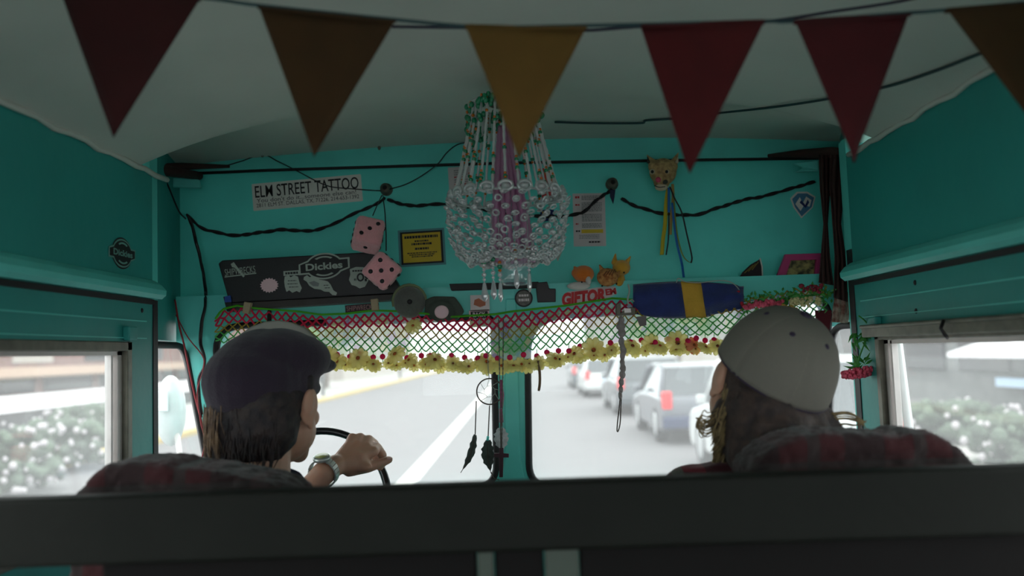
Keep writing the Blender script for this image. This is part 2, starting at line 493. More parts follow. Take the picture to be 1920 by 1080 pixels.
# side windows, with the unseen ones added for light: aluminium frames and panes
wi = 3
for X, sg, W in ((XL, 1, WL), (XR, -1, WR)):
    for (y0, y1, z0, z1) in W:
        side = 'left' if X < 0 else 'right'
        fo = [(y0, z0), (y1, z0), (y1, z1), (y0, z1)]
        t = .038
        mb = MB()
        xa, xb = X - sg * .025, X + sg * .006
        lo, hi = min(xa, xb), max(xa, xb)
        mb.box((lo, y1 - .02, z0), (hi, y1, z1 - .0)); mb.box((lo, y0, z0), (hi, y0 + .03, z1))
        mb.box((lo, y0, z0), (hi, y1, z0 + .03)); mb.box((lo, y0, z1 - .018), (hi, y1, z1))
        fr = struct(mb.build('window_%d' % wi, ALU_D, bevel=.002), 'window frame')
        mb = MB()
        xa, xb = X - sg * .02, X - sg * .004
        lo, hi = min(xa, xb), max(xa, xb)
        mb.box((lo, y1 - .042, z0 + .03), (hi, y1 - .024, z1 - .018))
        mb.box((lo, y0 + .03, z1 - .026), (hi, y1 - .024, z1 - .0185)); mb.box((lo, y1 - .06, z0 + .03), (hi - .004, y1 - .052, z1 - .02))
        mb.build('window_sash', ALU, fr)
        mb = MB(); mb.box((X - sg * .016 - .002, y0 + .03, z0 + .03), (X - sg * .016 + .002, y1 - .02, z1 - .018))
        mb.build('window_pane', GLASS_S, fr)
        wi += 1
# roller track above the right window, with its little hook
y0, y1 = WR[0][0], WR[0][1] + .01
r1 = empty('blind_rail', (XR - .012, y1, zwr), 'worn grey metal rail along the top of the right side window', 'rail')
mb = MB(); mb.box((XR - .028, y0, zwr - .012), (XR, y1, zwr + .012)); mb.box((XR - .032, y0, zwr + .006), (XR, y1, zwr + .014)); mb.build('rail', ALU_D, r1, bevel=.003)
q = atx(1810, 630, XR)
mb = MB(); mb.tube([(XR - .034, q.y, zwr + .012), (XR - .04, q.y, zwr - .002), (XR - .036, q.y - .006, zwr - .014), (XR - .03, q.y, zwr - .018)], .003); mb.build('hook', WIRE, r1)
for X, sg, yy, zz in ((XL, 1, WL[0][1], zwl), (XR, -1, WR[0][1], zwr)):
    b = MB(); b.box((min(X, X + sg * .014), yy - .03, zz + .002), (max(X, X + sg * .014), yy + .006, zz + .03))
    tag(b.build('window_latch_bracket', TEAL_D, bevel=.003), 'small teal bracket at the top corner of the %s side window' % ('left' if X < 0 else 'right'), 'bracket')
# small screws on the walls
for X, sg, pts in ((XL, 1, [(266, 582)]), (XR, -1, [(1716, 530), (1718, 583)])):
    for (a, b_) in pts:
        p = atx(a, b_, X); mb = MB(); mb.ball(p, (.003, .005, .005))
        nm = 'screw'; tag(mb.build(nm, RUBBER), {266: 'dark screw on the left wall panel above the window', 1716: 'upper dark screw on the right wall under the moulding', 1718: 'lower dark screw on the right wall above the window rail'}[a], 'screw')
# corner panels and quarter windows
def corner(side, P0, T, xin):
    # P0 = (x,y) post; upper panel to the header wall, quarter pane down to the dash
    zq = T[0].z + .012
    x1 = xin
    mb = MB(); s = -1 if side == 'left' else 1
    mb.prism([(P0[0], P0[1], zq), (x1, YH, zq), (x1, YH, 2.32), (P0[0], P0[1], 2.32)], (s * .02, 0, 0))
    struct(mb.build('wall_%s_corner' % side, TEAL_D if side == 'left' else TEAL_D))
    return zq
T1 = [Vector((LP[0], LP[1], B1.z)), B1, C1, Vector((LP[0], LP[1], C1.z))]
T2 = [Vector((RP[0], RP[1], B2.z)), B2, C2, Vector((RP[0], RP[1], C2.z))]
corner('left', LP, T1, at(338, 500, YH).x); corner('right', RP, T2, at(1588, 500, YH).x)
for i, (T, n_) in enumerate(((T1, 'left'), (T2, 'right'))):
    cx = sum((p for p in T), Vector()) / 4
    loop = rounded([Vector((p.x, p.y, p.z)) for p in T], [.02, .05, .02, .02], 5)
    mb = MB(); mb.prism(loop, (.003 * (-1 if i == 0 else 1), .003, 0)); struct(mb.build('window_%d' % (wi + i), GLASS_S))
    mb = MB(); mb.tube(loop, .008, 8, closed=True); struct(mb.build('trim_quarter_gasket_' + n_, RUBBER))
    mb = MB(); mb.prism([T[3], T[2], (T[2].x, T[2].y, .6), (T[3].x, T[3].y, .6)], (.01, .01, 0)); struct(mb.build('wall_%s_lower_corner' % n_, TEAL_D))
# dashboard below the windshield
mb = MB(); mb.prism([(-.74, 2.045, 1.42), (-.74, 1.97, 1.40), (-.74, 1.96, 1.1), (-.74, 2.045, 1.05)], (1.45, 0, 0))
tag(mb.build('dashboard', TEAL_L, bevel=.015), 'teal metal dashboard below the split windshield', 'dashboard')

# ------------------------------------------------------------------ the place outside
ROAD = mat('pale_asphalt', srgb(102, 100, 102), .85, var=.1, scale=1.2, bump=.1)
PAINTW = mat('road_paint_white', srgb(196, 194, 188), .7)
PAINTY = mat('road_paint_yellow', srgb(190, 165, 100), .7)
WALK = mat('concrete', srgb(165, 162, 158), .85, var=.15, scale=2)
mb = MB(); mb.box((-60, -15, -.05), (60, 160, 0)); struct(mb.build('ground', ROAD))
mb = MB(); mb.box((-1.83, -5, 0), (-1.55, 120, .006)); struct(mb.build('road_line', PAINTW), 'white centre line of the road')
mb = MB(); mb.box((-8.6, -5, 0), (-8.25, 120, .12)); struct(mb.build('kerb', PAINTY), 'yellow painted kerb')
mb = MB(); mb.box((-16, -15, 0), (-8.6, 140, .11)); struct(mb.build('sidewalk', WALK))
mb = MB(); mb.box((5.2, -15, 0), (9.5, 140, .12)); struct(mb.build('sidewalk', WALK))

def lbl(side, txt): return txt
CARGL = mat('car_window_glass', srgb(48, 56, 62), .12, spec=.8)
TYRE = mat('tyre_rubber', srgb(40, 40, 44), .8)
RIM = mat('wheel_alloy', srgb(205, 208, 210), .3, metal=.5)
TAIL = mat('red_taillight_glass', srgb(235, 40, 45), .25)
HEADL = mat('headlight_glass', srgb(235, 238, 240), .15)
PLATE = mat('number_plate', srgb(190, 215, 240), .5)
def car(name, label, X0, Yr, L, W, H, paint, bumper=None, suv=False, turn=0):
    t = empty(name, (X0 + W / 2, Yr + L / 2, 0), label, 'car', 'cars parked along the right kerb')
    hz = H * .60
    prof = [(0, .32), (-.02, .55), (.02, hz - .08), (.12, hz), (L * .30, hz + .03), (L * .68, hz), (L - .25, hz - .14), (L - .03, hz - .32), (L, .40), (L - .1, .24), (.1, .24)]
    mb = MB(); mb.prism([(X0, Yr + a, b) for a, b in prof], (W, 0, 0)); mb.build('body', paint, t, bevel=.06)
    gp = [(.10 if suv else .25, hz - .02), (.30 if suv else .62, H - .06), (.5 if suv else .9, H), (L * .52, H), (L * .56, H - .05), (L * .74, hz - .04)]
    ins = .12
    mb = MB()
    for s_ in (0, 1): pass
    lowl = [(X0 + .05, Yr + a, b) if b < hz + .02 else (X0 + ins + .08, Yr + a, b) for a, b in gp]
    hil = [(X0 + W - .05, Yr + a, b) if b < hz + .02 else (X0 + W - ins - .08, Yr + a, b) for a, b in gp]
    va = [mb.b.verts.new(p) for p in lowl]; vb = [mb.b.verts.new(p) for p in hil]
    mb.b.faces.new(va); mb.b.faces.new(list(reversed(vb)))
    for i in range(6): mb.b.faces.new([va[(i + 1) % 6], va[i], vb[i], vb[(i + 1) % 6]])
    mb.build('cabin_windows', CARGL, t, bevel=.03)
    mb = MB(); mb.prism([(X0 + ins + .06, Yr + gp[1][0] - .02, H - .06), (X0 + ins + .06, Yr + gp[2][0], H + .012), (X0 + ins + .06, Yr + gp[3][0], H + .012), (X0 + ins + .06, Yr + gp[4][0] + .04, H - .05)], (W - 2 * ins - .12, 0, 0)); mb.build('roof', paint, t, bevel=.03)
    for sx_ in (X0 + .05, X0 + W - .05):
        for a, b, w_ in ((gp[1], gp[0], .05), (gp[4], gp[5], .05)):
            xt = sx_ + (ins - .02 if sx_ < X0 + W / 2 else -ins + .02)
            mb = MB(); mb.tube([(xt, Yr + a[0], a[1]), (sx_, Yr + b[0], b[1])], w_); mb.build('window_pillar', paint, t)
    for yy in (.78, L - .85):
        for xx in (X0 + .09, X0 + W - .09):
            Mw = Matrix.Translation((xx, Yr + yy, .33)) @ Matrix.Rotation(PI / 2, 4, 'Y')
            mb = MB(); mb.lathe([(.2, -.1), (.32, -.1), (.335, -.06), (.335, .06), (.32, .1), (.2, .1)], (0, 0, 0), 22, Mw); wh = mb.build('wheel', TYRE, t)
            mb = MB(); mb.lathe([(.01, -.105), (.17, -.108), (.22, -.1), (.22, .1), (.17, .108), (.01, .105)], (0, 0, 0), 18, Mw); mb.build('hubcap', RIM, wh)
    for xx in (X0 + .02, X0 + W - .20):
        mb = MB(); mb.box((xx, Yr - .035, hz - .22), (xx + .18, Yr + .12, hz + .10)); mb.build('taillight', TAIL, t, bevel=.03)
        mb = MB(); mb.box((xx, Yr + L - .2, hz - .38), (xx + .24, Yr + L - .02, hz - .22)); mb.build('headlight', HEADL, t, bevel=.03)
    mb = MB(); mb.box((X0 + .02, Yr - .06, .3), (X0 + W - .02, Yr + .1, .52)); mb.build('rear_bumper', bumper or paint, t, bevel=.04)
    mb = MB(); mb.box((X0 + W / 2 - .26, Yr - .075, .56), (X0 + W / 2 + .26, Yr - .01, .68)); mb.build('licence_plate', PLATE, t)
    for xx in (X0 - .14, X0 + W): 
        mb = MB(); mb.box((xx, Yr + L * .62, hz), (xx + .14, Yr + L * .62 + .12, hz + .13)); mb.build('wing_mirror', paint, t, bevel=.03)
    return t
CARB = mat('car_paint_slate_grey', srgb(82, 85, 94), .3, coat=.5); CARBL = mat('car_paint_dark_blue', srgb(44, 54, 86), .35)
CARW = mat('car_paint_white', srgb(200, 202, 202), .3, coat=.5); CARG = mat('car_paint_mid_grey', srgb(76, 82, 88), .3, coat=.5)
CARBK = mat('car_paint_bluish_black', srgb(56, 66, 74), .3, coat=.5)
car('suv', 'white car parked closest to the van, its front end showing beside the passenger', 2.6, 9.8, 3.9, 1.7, 1.6, CARW, suv=True)
car('hatchback', 'slate grey hatchback with a dark blue rear and a bright red taillight', 2.48, 15.6, 4.1, 1.72, 1.45, CARB, CARBL)
car('suv', 'dark grey car parked in front of the slate grey hatchback', 2.45, 22.6, 4.4, 1.8, 1.52, CARG, suv=True)
car('estate_car', 'white car further ahead in the parked row', 2.25, 31.5, 4.3, 1.75, 1.45, CARW)
car('estate_car', 'bluish grey car at the far end of the parked row', 2.2, 38.5, 4.3, 1.75, 1.5, CARBK)

def building(label, X0, X1, Y0, Y1, H, m, name='building'):
    t = empty(name, ((X0 + X1) / 2, (Y0 + Y1) / 2, 0), label, 'building')
    mb = MB(); mb.box((X0, Y0, 0), (X1, Y1, H)); mb.build('walls', m, t); return t
BRICK = mat('pinkish_brick', srgb(128, 98, 92), .85, var=.4, scale=1.5)
SHOPD = mat('dark_shop_glass', srgb(46, 48, 53), .2)
CREAM = mat('pale_render', srgb(172, 165, 158), .85, var=.15, scale=1)
BANDW = mat('white_band', srgb(250, 245, 248), .6)
TAN = mat('tan_awning', srgb(165, 140, 122), .7)
GREYB = mat('grey_block_wall', srgb(102, 104, 104), .85, var=.4, scale=1)
BUSH = mat('grey_green_leaves', srgb(90, 105, 88), .8, var=.8, scale=2, col2=srgb(48, 58, 48))
BLOSSOM = mat('pale_blossom', srgb(190, 182, 186), .8)
TREE = mat('tree_leaves', srgb(110, 138, 88), .8, var=.6, scale=1.5)
BARK = mat('bark', srgb(110, 95, 85), .9)
GRASS = mat('grass', srgb(118, 142, 88), .9, var=.4, scale=2)
# left side of the street
b = building('pinkish brick shop building across the road behind the left side window', -24, -18, 14, 60, 7, BRICK)
for i in range(9):
    mb = MB(); mb.box((-18.05, 15 + i * 5, 2.0), (-17.97, 17.6 + i * 5, 3.2)); w_ = mb.build('window', SHOPD if i % 3 else CREAM, b)
mb = MB(); mb.box((-18.1, 14, .9), (-17.95, 60, 1.55)); mb.build('shop_front', SHOPD, b)
for i in range(11):
    mb = MB(); mb.box((-18.3, 14.5 + i * 4.2, .9), (-17.9, 15 + i * 4.2, 1.5)); mb.build('pillar', BRICK, b)
mb = MB(); mb.prism([(-18, 14, 1.85), (-17.2, 14, 1.55), (-17.2, 14, 1.48), (-18, 14, 1.6)], (0, 46, 0)); mb.build('awning', TAN, b)
mb = MB(); mb.box((-14.1, 10, .62), (-13.9, 60, 1.05)); o = mb.build('boundary_wall', BANDW); tag(o, 'low white wall running along the far pavement behind the bushes', 'wall')
mb = MB(); mb.box((-14.15, 10, 0), (-13.95, 60, .62)); mb.build('wall_base', SHOPD, o)
def bush(name, label, cx, cy, r, h, seed, flowers=0, cat='bush', m=None, trunk=0, group=None):
    rnd = random.Random(seed)
    t = empty(name, (cx, cy, 0), label, cat, group)
    mb = MB()
    for i in range(220):
        a = rnd.uniform(0, 2 * PI); q = math.sqrt(rnd.random()) * r; z = trunk + rnd.uniform(.1, 1) * h
        q *= math.sqrt(max(.1, 1 - ((z - trunk) / h - .4) ** 2 * 1.6))
        mb.ball((cx + q * math.cos(a), cy + q * math.sin(a), z), rnd.uniform(.05, .13) * max(1, h * .6), 6, 4)
    mb.build('foliage', m or BUSH, t, smooth=False)
    mb = MB(); mb.tube([(cx, cy, 0), (cx + .05, cy, trunk + h * .6)], [.06 + trunk * .03, .03], 7); mb.build('trunk' if trunk else 'stem', BARK, t)
    if flowers:
        mb = MB()
        for i in range(flowers):
            a = rnd.uniform(0, 2 * PI); q = r * rnd.uniform(.7, 1.1); z = rnd.uniform(.15, 1.05) * h
            mb.ball((cx + q * math.cos(a), cy + q * math.sin(a), z), rnd.uniform(.03, .065), 6, 4)
        mb.build('blossom', BLOSSOM, t)
    return t
for i, (x_, y_, l_) in enumerate(((-7.2, 9.6, 'at the left edge of the photo'), (-7.7, 12.2, 'second from the left edge'), (-8.3, 15.2, 'in the middle of the row'), (-9.4, 18.6, 'beside the window frame'), (-10.8, 22.6, 'furthest, seen through the quarter window'))):
    bush('flowering_bush', 'flowering roadside bush beyond the left windows, ' + l_, x_, y_, 1.0, .8 + .1 * (i % 2), 30 + i, 90, group='bushes beyond the left side window')
# far buildings ahead
b = building('pale low building far down the left side of the road', -30, -13, 62, 100, 9, CREAM)
for i in range(4):
    mb = MB(); mb.box((-28 + i * 4, 61.9, 3), (-26 + i * 4, 61.98, 5.5)); mb.build('window', SHOPD, b)
b = building('pale building closing the view at the right end of the road', 8, 26, 85, 110, 8, CREAM)
for i in range(4):
    mb = MB(); mb.box((9.5 + i * 4, 84.9, 3), (11.5 + i * 4, 84.98, 5.5)); mb.build('window', SHOPD, b)
for i, (x_, y_, h_) in enumerate(((-11, 48, 5), (9.5, 52, 5), (10.5, 66, 6))):
    bush('tree', ['light green tree on the left pavement ahead', 'light green tree beyond the parked cars', 'light green tree furthest down the right pavement'][i], x_, y_, 2.4, h_, 60 + i, cat='tree', m=TREE, trunk=2.2)
mb = MB(); mb.box((9.5, 28, .0), (22, 60, .14)); struct(mb.build('grass_verge', GRASS))
for i, (x_, y_) in enumerate(((-8.9, 38), (-8.9, 62))):
    mb = MB(); mb.tube([(x_, y_, 0), (x_, y_, 5)], .09, 8); o = mb.build('lamp_post', CARG); tag(o, ['grey pole standing at the left kerb, the nearer one', 'grey pole standing at the left kerb, the further one'][i], 'pole')
# right side of the street
b = building('grey shop building with white awnings behind the right side window', 11.5, 18, 10, 33, 6, GREYB)
for i in range(7):
    mb = MB(); mb.box((11.42, 11 + i * 3.1, .9), (11.49, 13.3 + i * 3.1, 1.5 + .8)); mb.build('shop_window', SHOPD, b)
for i, (y0_, y1_) in enumerate(((12.2, 16.2), (17.2, 21.5))):
    mb = MB(); mb.prism([(11.5, y0_, 1.65), (10.6, y0_, 1.38), (10.6, y0_, 1.28), (11.5, y0_, 1.28)], (0, y1_ - y0_, 0)); mb.build('awning', BANDW, b)
for i in range(4):
    mb = MB(); mb.box((11.2, 12 + i * 2.2, .58), (11.4, 13.9 + i * 2.2, .78)); mb.build('sign_band', PLATE, b)
for i, (y_, l_) in enumerate(((8.6, 'at the right edge of the photo'), (11.2, 'in the middle of the three'), (14.0, 'nearest the window frame'))):
    bush('roadside_shrub', 'grey-green roadside shrub low behind the right side window, ' + l_, 6.5 + .2 * i, y_, .9, .68, 80 + i, 50, group='shrubs beyond the right side window')
# white mirrors on the outside of the van
mt = empty('wing_mirror', at(322, 780, 2.5), 'white housed wing mirror outside the left quarter window', 'mirror')
blob('housing', lambda m_: (m_.ball(at(320, 770, 2.5), (.045, .035, .105), 14, 10),), CARW, mt, .006, 4)
p = at(307, 752, 2.46); mb = MB(); mb.box((p.x - .02, p.y - .006, p.z - .03), (p.x + .014, p.y, p.z + .03)); mb.build('mirror_glass', HEADL, mt, bevel=.003)
mb = MB(); mb.tube([at(330, 800, 2.5), at(338, 860, 2.45), at(345, 920, 2.35), at(360, 960, 2.15)], .008); mb.build('arm', ALU, mt)
mt = empty('wing_mirror', at(1760, 700, 1.6), 'slanted white mirror strut outside the right side window', 'mirror')
mb = MB(); mb.tube([atx(1684, 645, .778), atx(1706, 815, .778), atx(1712, 900, .778)], .009); mb.build('strut', CARW, mt)
# ================================================================== decorations in the cab
PAPER = mat('paper', srgb(215, 205, 205), .7, var=.1)
PAPERW = mat('sticker_white', srgb(228, 226, 218), .5, var=.08)
INK = mat('black_ink', srgb(16, 16, 20), .6)
INKG = mat('grey_ink', srgb(120, 125, 125), .7)
INKR = mat('red_ink', srgb(190, 30, 35), .6)
YEL = mat('yellow_sticker', srgb(222, 186, 12), .5)
BLK = mat('black_board', srgb(30, 28, 32), .5, bump=.2)
GREYST = mat('grey_sticker', srgb(165, 175, 165), .6)
PINKST = mat('pale_pink_sticker', srgb(225, 190, 195), .6)
BLUE = mat('blue_cloth', srgb(30, 48, 110), .85, var=.4, scale=40, bump=.4, sheen=.3)
GOLD = mat('gold_cloth', srgb(205, 160, 55), .85, bump=.4)
PUR = mat('purple_ink', srgb(110, 70, 150), .6)

# ---- bunting
rope = mat('bunting_cord', srgb(45, 75, 80), .8)
bt = empty('bunting', at(960, 48, 1.0), 'string of red and mustard felt pennants hung across the ceiling closest to the camera', 'bunting')
cord = [(-60, -60), (108, -28), (378, -4), (484, 10), (742, 37), (872, 49), (960, 51), (1100, 48), (1202, 46), (1432, 40), (1487, 40), (1707, 24), (1770, 19), (2030, -6), (2120, -20)]
mb = MB(); mb.tube(spline([at(x, y, 1.0) for x, y in cord], 6), .0022, 6); mb.build('cord', rope, bt)
pm = {'dred': mat('dark_red_felt', srgb(60, 8, 11), .9, var=.3, scale=20, bump=.3, bscale=900),
      'must': mat('mustard_brown_felt', srgb(68, 42, 9), .9, var=.3, scale=20, bump=.3, bscale=900),
      'gold': mat('golden_felt', srgb(114, 82, 30), .9, var=.2, scale=20, bump=.3, bscale=900),
      'red': mat('red_felt', srgb(85, 9, 14), .9, var=.3, scale=20, bump=.3, bscale=900),
      'crim': mat('crimson_felt', srgb(80, 12, 20), .9, var=.3, scale=20, bump=.3, bscale=900)}
for a, b, c, m_, l_ in (((110, -26), (376, -3), (213, 258), 'dred', 'dark red pennant'), ((484, 10), (742, 37), (588, 293), 'must', 'mustard brown pennant'),
                     ((872, 49), (1100, 48), (973, 301), 'gold', 'golden pennant'), ((1202, 45), (1432, 40), (1296, 322), 'red', 'red pennant'),
                     ((1487, 40), (1707, 24), (1596, 308), 'crim', 'crimson pennant'), ((1770, 19), (2028, -4), (1921, 232), 'must', 'mustard pennant cut by the frame')):
    A, B, Cc = (at(p[0], p[1], 1.0) for p in (a, b, c))
    mb = MB(); N = 12; rows = []
    for j in range(N + 1):
        u = j / N; L_ = A.lerp(Cc, u); R_ = B.lerp(Cc, u); k = max(1, N - j)
        rows.append([L_.lerp(R_, i / k) + Vector((0, .006 * math.sin(3 * i / k + a[0]) * (1 - u * .3) + .01 * u * math.sin(a[0]), 0)) for i in range(k + 1)] if j < N else [Cc + Vector((0, .01 * math.sin(a[0]), 0))])
    V = [[mb.b.verts.new(p) for p in r] for r in rows]
    for j in range(N):
        n1 = len(V[j]); n2 = len(V[j + 1])
        if n2 == n1:
            for i in range(n1 - 1): mb.b.faces.new([V[j][i], V[j][i + 1], V[j + 1][i + 1], V[j + 1][i]])
        else:
            for i in range(n1 - 1):
                if i < n2: mb.b.faces.new([V[j][i], V[j][i + 1], V[j + 1][i]])
                if i + 1 < n2: mb.b.faces.new([V[j][i + 1], V[j + 1][i + 1], V[j + 1][i]])
    o = mb.build('pennant', pm[m_], bt, smooth=True, solid=.0016); o['label'] = l_
    mb = MB(); mb.tube([A + Vector((0, -.001, -.003)), A.lerp(B, .5) + Vector((0, -.001, -.003)), B + Vector((0, -.001, -.003))], .0022, 5); mb.build('hem', pm[m_], o)

def cable(name, pts, r, m, label, cat='cable', twist=0, n=8, parent=None):
    P = spline(pts, n); mb = MB()
    if twist:
        # resample densely and wrap two strands
        D = [P[0]]
        for a, b in zip(P, P[1:]):
            k = max(1, int((b - a).length / .004))
            for i in range(1, k + 1): D.append(a.lerp(b, i / k))
        for ph in (0, PI):
            mb.tube([p + Vector((math.cos(i * twist + ph) * .2, -math.cos(i * twist + ph), math.sin(i * twist + ph))) * r * .95 for i, p in enumerate(D)], [r * (1 + .35 * math.sin(i * .11 + ph)) for i in range(len(D))], 6)
    else: mb.tube(P, r, 6)
    o = mb.build(name, m)
    return tag(o, label, cat)
cable('cable', [at(735, 50, 1.12), at(800, 51, 1.12), at(880, 52, 1.12), at(1000, 56, 1.12), at(1100, 57, 1.12), at(1202, 50, 1.12), at(1320, 46, 1.12), at(1440, 40, 1.12), at(1560, 22, 1.12), at(1690, 2, 1.12), at(1800, -25, 1.12)], .0022, mat('purple_grey_cable', srgb(50, 45, 66), .6), 'dark purple-grey wire running just behind the bunting cord')
GC = mat('green_black_cable', srgb(18, 58, 62), .5)
def cz(px, py, dz=.004):
    # point just below the ceiling under pixel
    Y = 1.6
    for _ in range(30):
        p = at(px, py, Y); zz = ceil_z(p.x, p.y) - dz
        q = atz(px, py, zz); Y = .5 * Y + .5 * q.y
    return at(px, py, Y)
cable('cable', [cz(x, y) for x, y in ((1040, 229), (1110, 231), (1200, 231), (1212, 226), (1270, 222), (1340, 213), (1450, 201), (1550, 186), (1620, 172), (1680, 158), (1760, 131), (1832, 103), (1900, 78))], .0026, GC, 'dark green cable running over the ceiling to the right of the chandelier')
# fairy light garland along the header, between two knobs
YG = YH - .012
GW = mat('dark_garland_cord', srgb(30, 22, 28), .7)
def gy(pts, Y=YG): return [at(x, y, Y) for x, y in pts]
cable('garland', gy(((350, 402), (375, 425), (410, 437), (450, 441), (500, 434), (530, 431), (590, 432), (630, 417), (670, 398), (700, 385), (722, 372))), .0026, GW, 'dark twisted garland sagging from the left corner to the first knob', 'garland', .5)
cable('garland', gy(((726, 374), (745, 380), (770, 386), (800, 384), (840, 383), (900, 392), (960, 402), (1020, 406), (1070, 404), (1095, 396), (1118, 376), (1136, 363), (1146, 356))), .0026, GW, 'dark twisted garland passing behind the chandelier between the two knobs', 'garland', .5)
cable('garland', gy(((1165, 372), (1185, 383), (1215, 394), (1250, 401), (1300, 403), (1340, 392), (1390, 376), (1440, 366), (1480, 354), (1528, 341))), .0026, GW, 'dark twisted garland sagging from the right knob to the right corner', 'garland', .5)
cable('wire', gy(((302, 318), (350, 314), (410, 313), (450, 303), (492, 290), (520, 302), (560, 322), (590, 338), (620, 350), (660, 354), (700, 357), (724, 358)), YH - .024), .0015, WIRE, 'thin dark wire crossing the tattoo sticker to the first knob', 'wire')
cable('wire', gy(((726, 356), (760, 346), (790, 330), (820, 308), (838, 286), (858, 271), (884, 266)), YH - .026), .0015, WIRE, 'thin dark wire rising from the first knob to the chandelier', 'wire')
cable('wire', [at(352, 404, 2.1), at(362, 430, 2.1), at(374, 480, 2.1), at(384, 530, 2.1), at(385, 570, 2.03), at(378, 610, 2.02), at(376, 640, 2.02), at(384, 680, 2.02), at(372, 720, 2.02), at(378, 780, 2.0)], .0032, WIRE, 'thick dark wire hanging down the left windshield pillar', 'wire', .4)
cable('wire', [at(302, 322, 2.0), at(316, 350, 2.0), at(335, 395, 2.0), at(348, 410, 2.05)], .002, WIRE, 'short dark wire curving from the left ceiling corner', 'wire')
cable('wire', [at(328, 562, 2.02), at(336, 610, 2.0), at(346, 650, 2.0), at(356, 700, 2.0), at(366, 745, 2.0), at(380, 800, 1.99), at(392, 862, 1.99), at(398, 900, 1.98)], .0022, WIRE_R, 'long red wire running down beside the left quarter window', 'wire')
cable('wire', [at(330, 590, 2.01), at(352, 632, 2.0), at(380, 668, 2.0), at(381, 692, 2.0), at(370, 735, 1.99), at(376, 790, 1.98), at(384, 826, 1.98), at(378, 862, 1.98)], .0014, WIRE_R, 'thin red wire looping over the left windshield pillar', 'wire')
for px, py, l_ in ((725, 356, 'round metal knob holding the dice cords'), (1147, 346, 'round metal knob above the highlighted paper notice')):
    p = at(px, py, YH)
    M_ = Matrix.Translation(p) @ Matrix.Rotation(PI / 2, 4, 'X')
    o = empty('knob', p, l_, 'knob')
    mb = MB(); mb.lathe([(.001, 0), (.016, 0), (.016, .006), (.010, .01), (.009, .018), (.013, .024), (.011, .032), (.001, .033)], (0, 0, 0), 20, M_); mb.build('knob_head', ALU_D, o)
    mb = MB(); mb.lathe([(.001, .034), (.006, .033), (.001, .036)], (0, 0, 0), 12, M_); mb.build('screw', RUBBER, o)
mb = MB(); p = at(1150, 372, YH - .02)
mb.prism([at(1144, 355, YH - .03), at(1154, 356, YH - .03), at(1152, 372, YH - .03), at(1150, 382, YH - .03), at(1144, 368, YH - .03)], (0, .006, 0))
tag(mb.build('ribbon', mat('dark_blue_ribbon', srgb(25, 35, 70), .7), bevel=.001), 'short dark blue ribbon tied under the right knob', 'ribbon')
for px, py, l_ in ((492, 291, 'screw on the ceiling edge holding the thin wire'), (711, 277, 'small screw on the ceiling edge above the tattoo sticker')):
    mb = MB(); p = at(px, py, YH - .03); mb.ball(p, (.004, .004, .006)); mb.tube([p, p + Vector((0, .02, .004))], .002); tag(mb.build('screw', ALU_D), l_, 'screw')

# ---- corner beams: dark curtain bars in the two ceiling corners
BR = mat('dark_brown_cloth', srgb(62, 40, 36), .95, var=.6, scale=15, bump=.5)
mb = MB(); mb.tube([at(250, 318, 1.93), at(300, 318, 1.97), at(375, 330, 2.1)], [.014, .014, .010], 10)
mb.tube([at(300, 316, 1.97), at(340, 312, 2.06), at(430, 312, 2.13)], [.012, .009, .004], 8)
tag(mb.build('curtain_bar', BR), 'dark brown bar wedged in the left ceiling corner', 'bar')
mb = MB(); mb.prism([at(290, 330, 2.06), at(372, 336, 2.08), at(376, 352, 2.08), at(300, 350, 2.06)], (0, .012, 0))
tag(mb.build('bracket', TEAL_L, bevel=.003), 'small teal bracket under the dark bar in the left corner', 'bracket')
mb = MB(); mb.prism([at(1488, 306, 2.08), at(1535, 300, 2.06), at(1535, 320, 2.06), at(1492, 322, 2.08), at(1506, 314, 2.08)], (0, .012, 0))
tag(mb.build('bracket', TEAL_L, bevel=.002), 'small teal bracket beside the brown cloth in the right corner', 'bracket')
mb = MB(); mb.tube([at(1440, 292, 2.12), at(1500, 288, 2.08), at(1560, 287, 2.0), at(1588, 290, 1.95)], [.004, .010, .015, .014], 10)
tag(mb.build('curtain_bar', BR), 'dark brown bar wedged in the right ceiling corner', 'bar')
def drape(name, L, Rr_, Y, m, label, cat, n=26, amp=.008, dep=.0, folds=5, thick=.003):
    """hanging cloth between a left and a right pixel outline"""
    def samp(P, u):
        t = u * (len(P) - 1); i = min(int(t), len(P) - 2); f = t - i
        return (P[i][0] * (1 - f) + P[i + 1][0] * f, P[i][1] * (1 - f) + P[i + 1][1] * f)
    mb = MB(); K = 16; V = []
    for j in range(n + 1):
        a = samp(L, j / n); b = samp(Rr_, j / n); row = []
        for i in range(K + 1):
            u = i / K
            p = at(a[0] * (1 - u) + b[0] * u, a[1] * (1 - u) + b[1] * u, Y + dep * j / n + amp * math.sin(u * PI * folds + .4 * math.sin(j * .4)))
            row.append(mb.b.verts.new(p))
        V.append(row)
    for j in range(n):
        for i in range(K): mb.b.faces.new([V[j][i], V[j][i + 1], V[j + 1][i + 1], V[j + 1][i]])
    o = mb.build(name, m, smooth=True, solid=thick)
    return tag(o, label, cat)
drape('tied_curtain', [(1536, 290), (1538, 350), (1545, 420), (1540, 480), (1536, 530)], [(1556, 290), (1556, 350), (1551, 420), (1555, 480), (1562, 535)], 2.0, BR, 'narrow dark brown tied curtain in the right corner, nearer the windshield', 'curtain')
drape('tied_curtain', [(1558, 290), (1556, 350), (1562, 420), (1566, 480), (1564, 558)], [(1588, 290), (1582, 350), (1576, 420), (1586, 490), (1588, 566)], 1.96, BR, 'wider dark brown curtain strip hanging down the right corner post', 'curtain')
FLOR = mat('floral_cloth', srgb(190, 175, 160), .9, scale=60, col2=srgb(120, 70, 60))
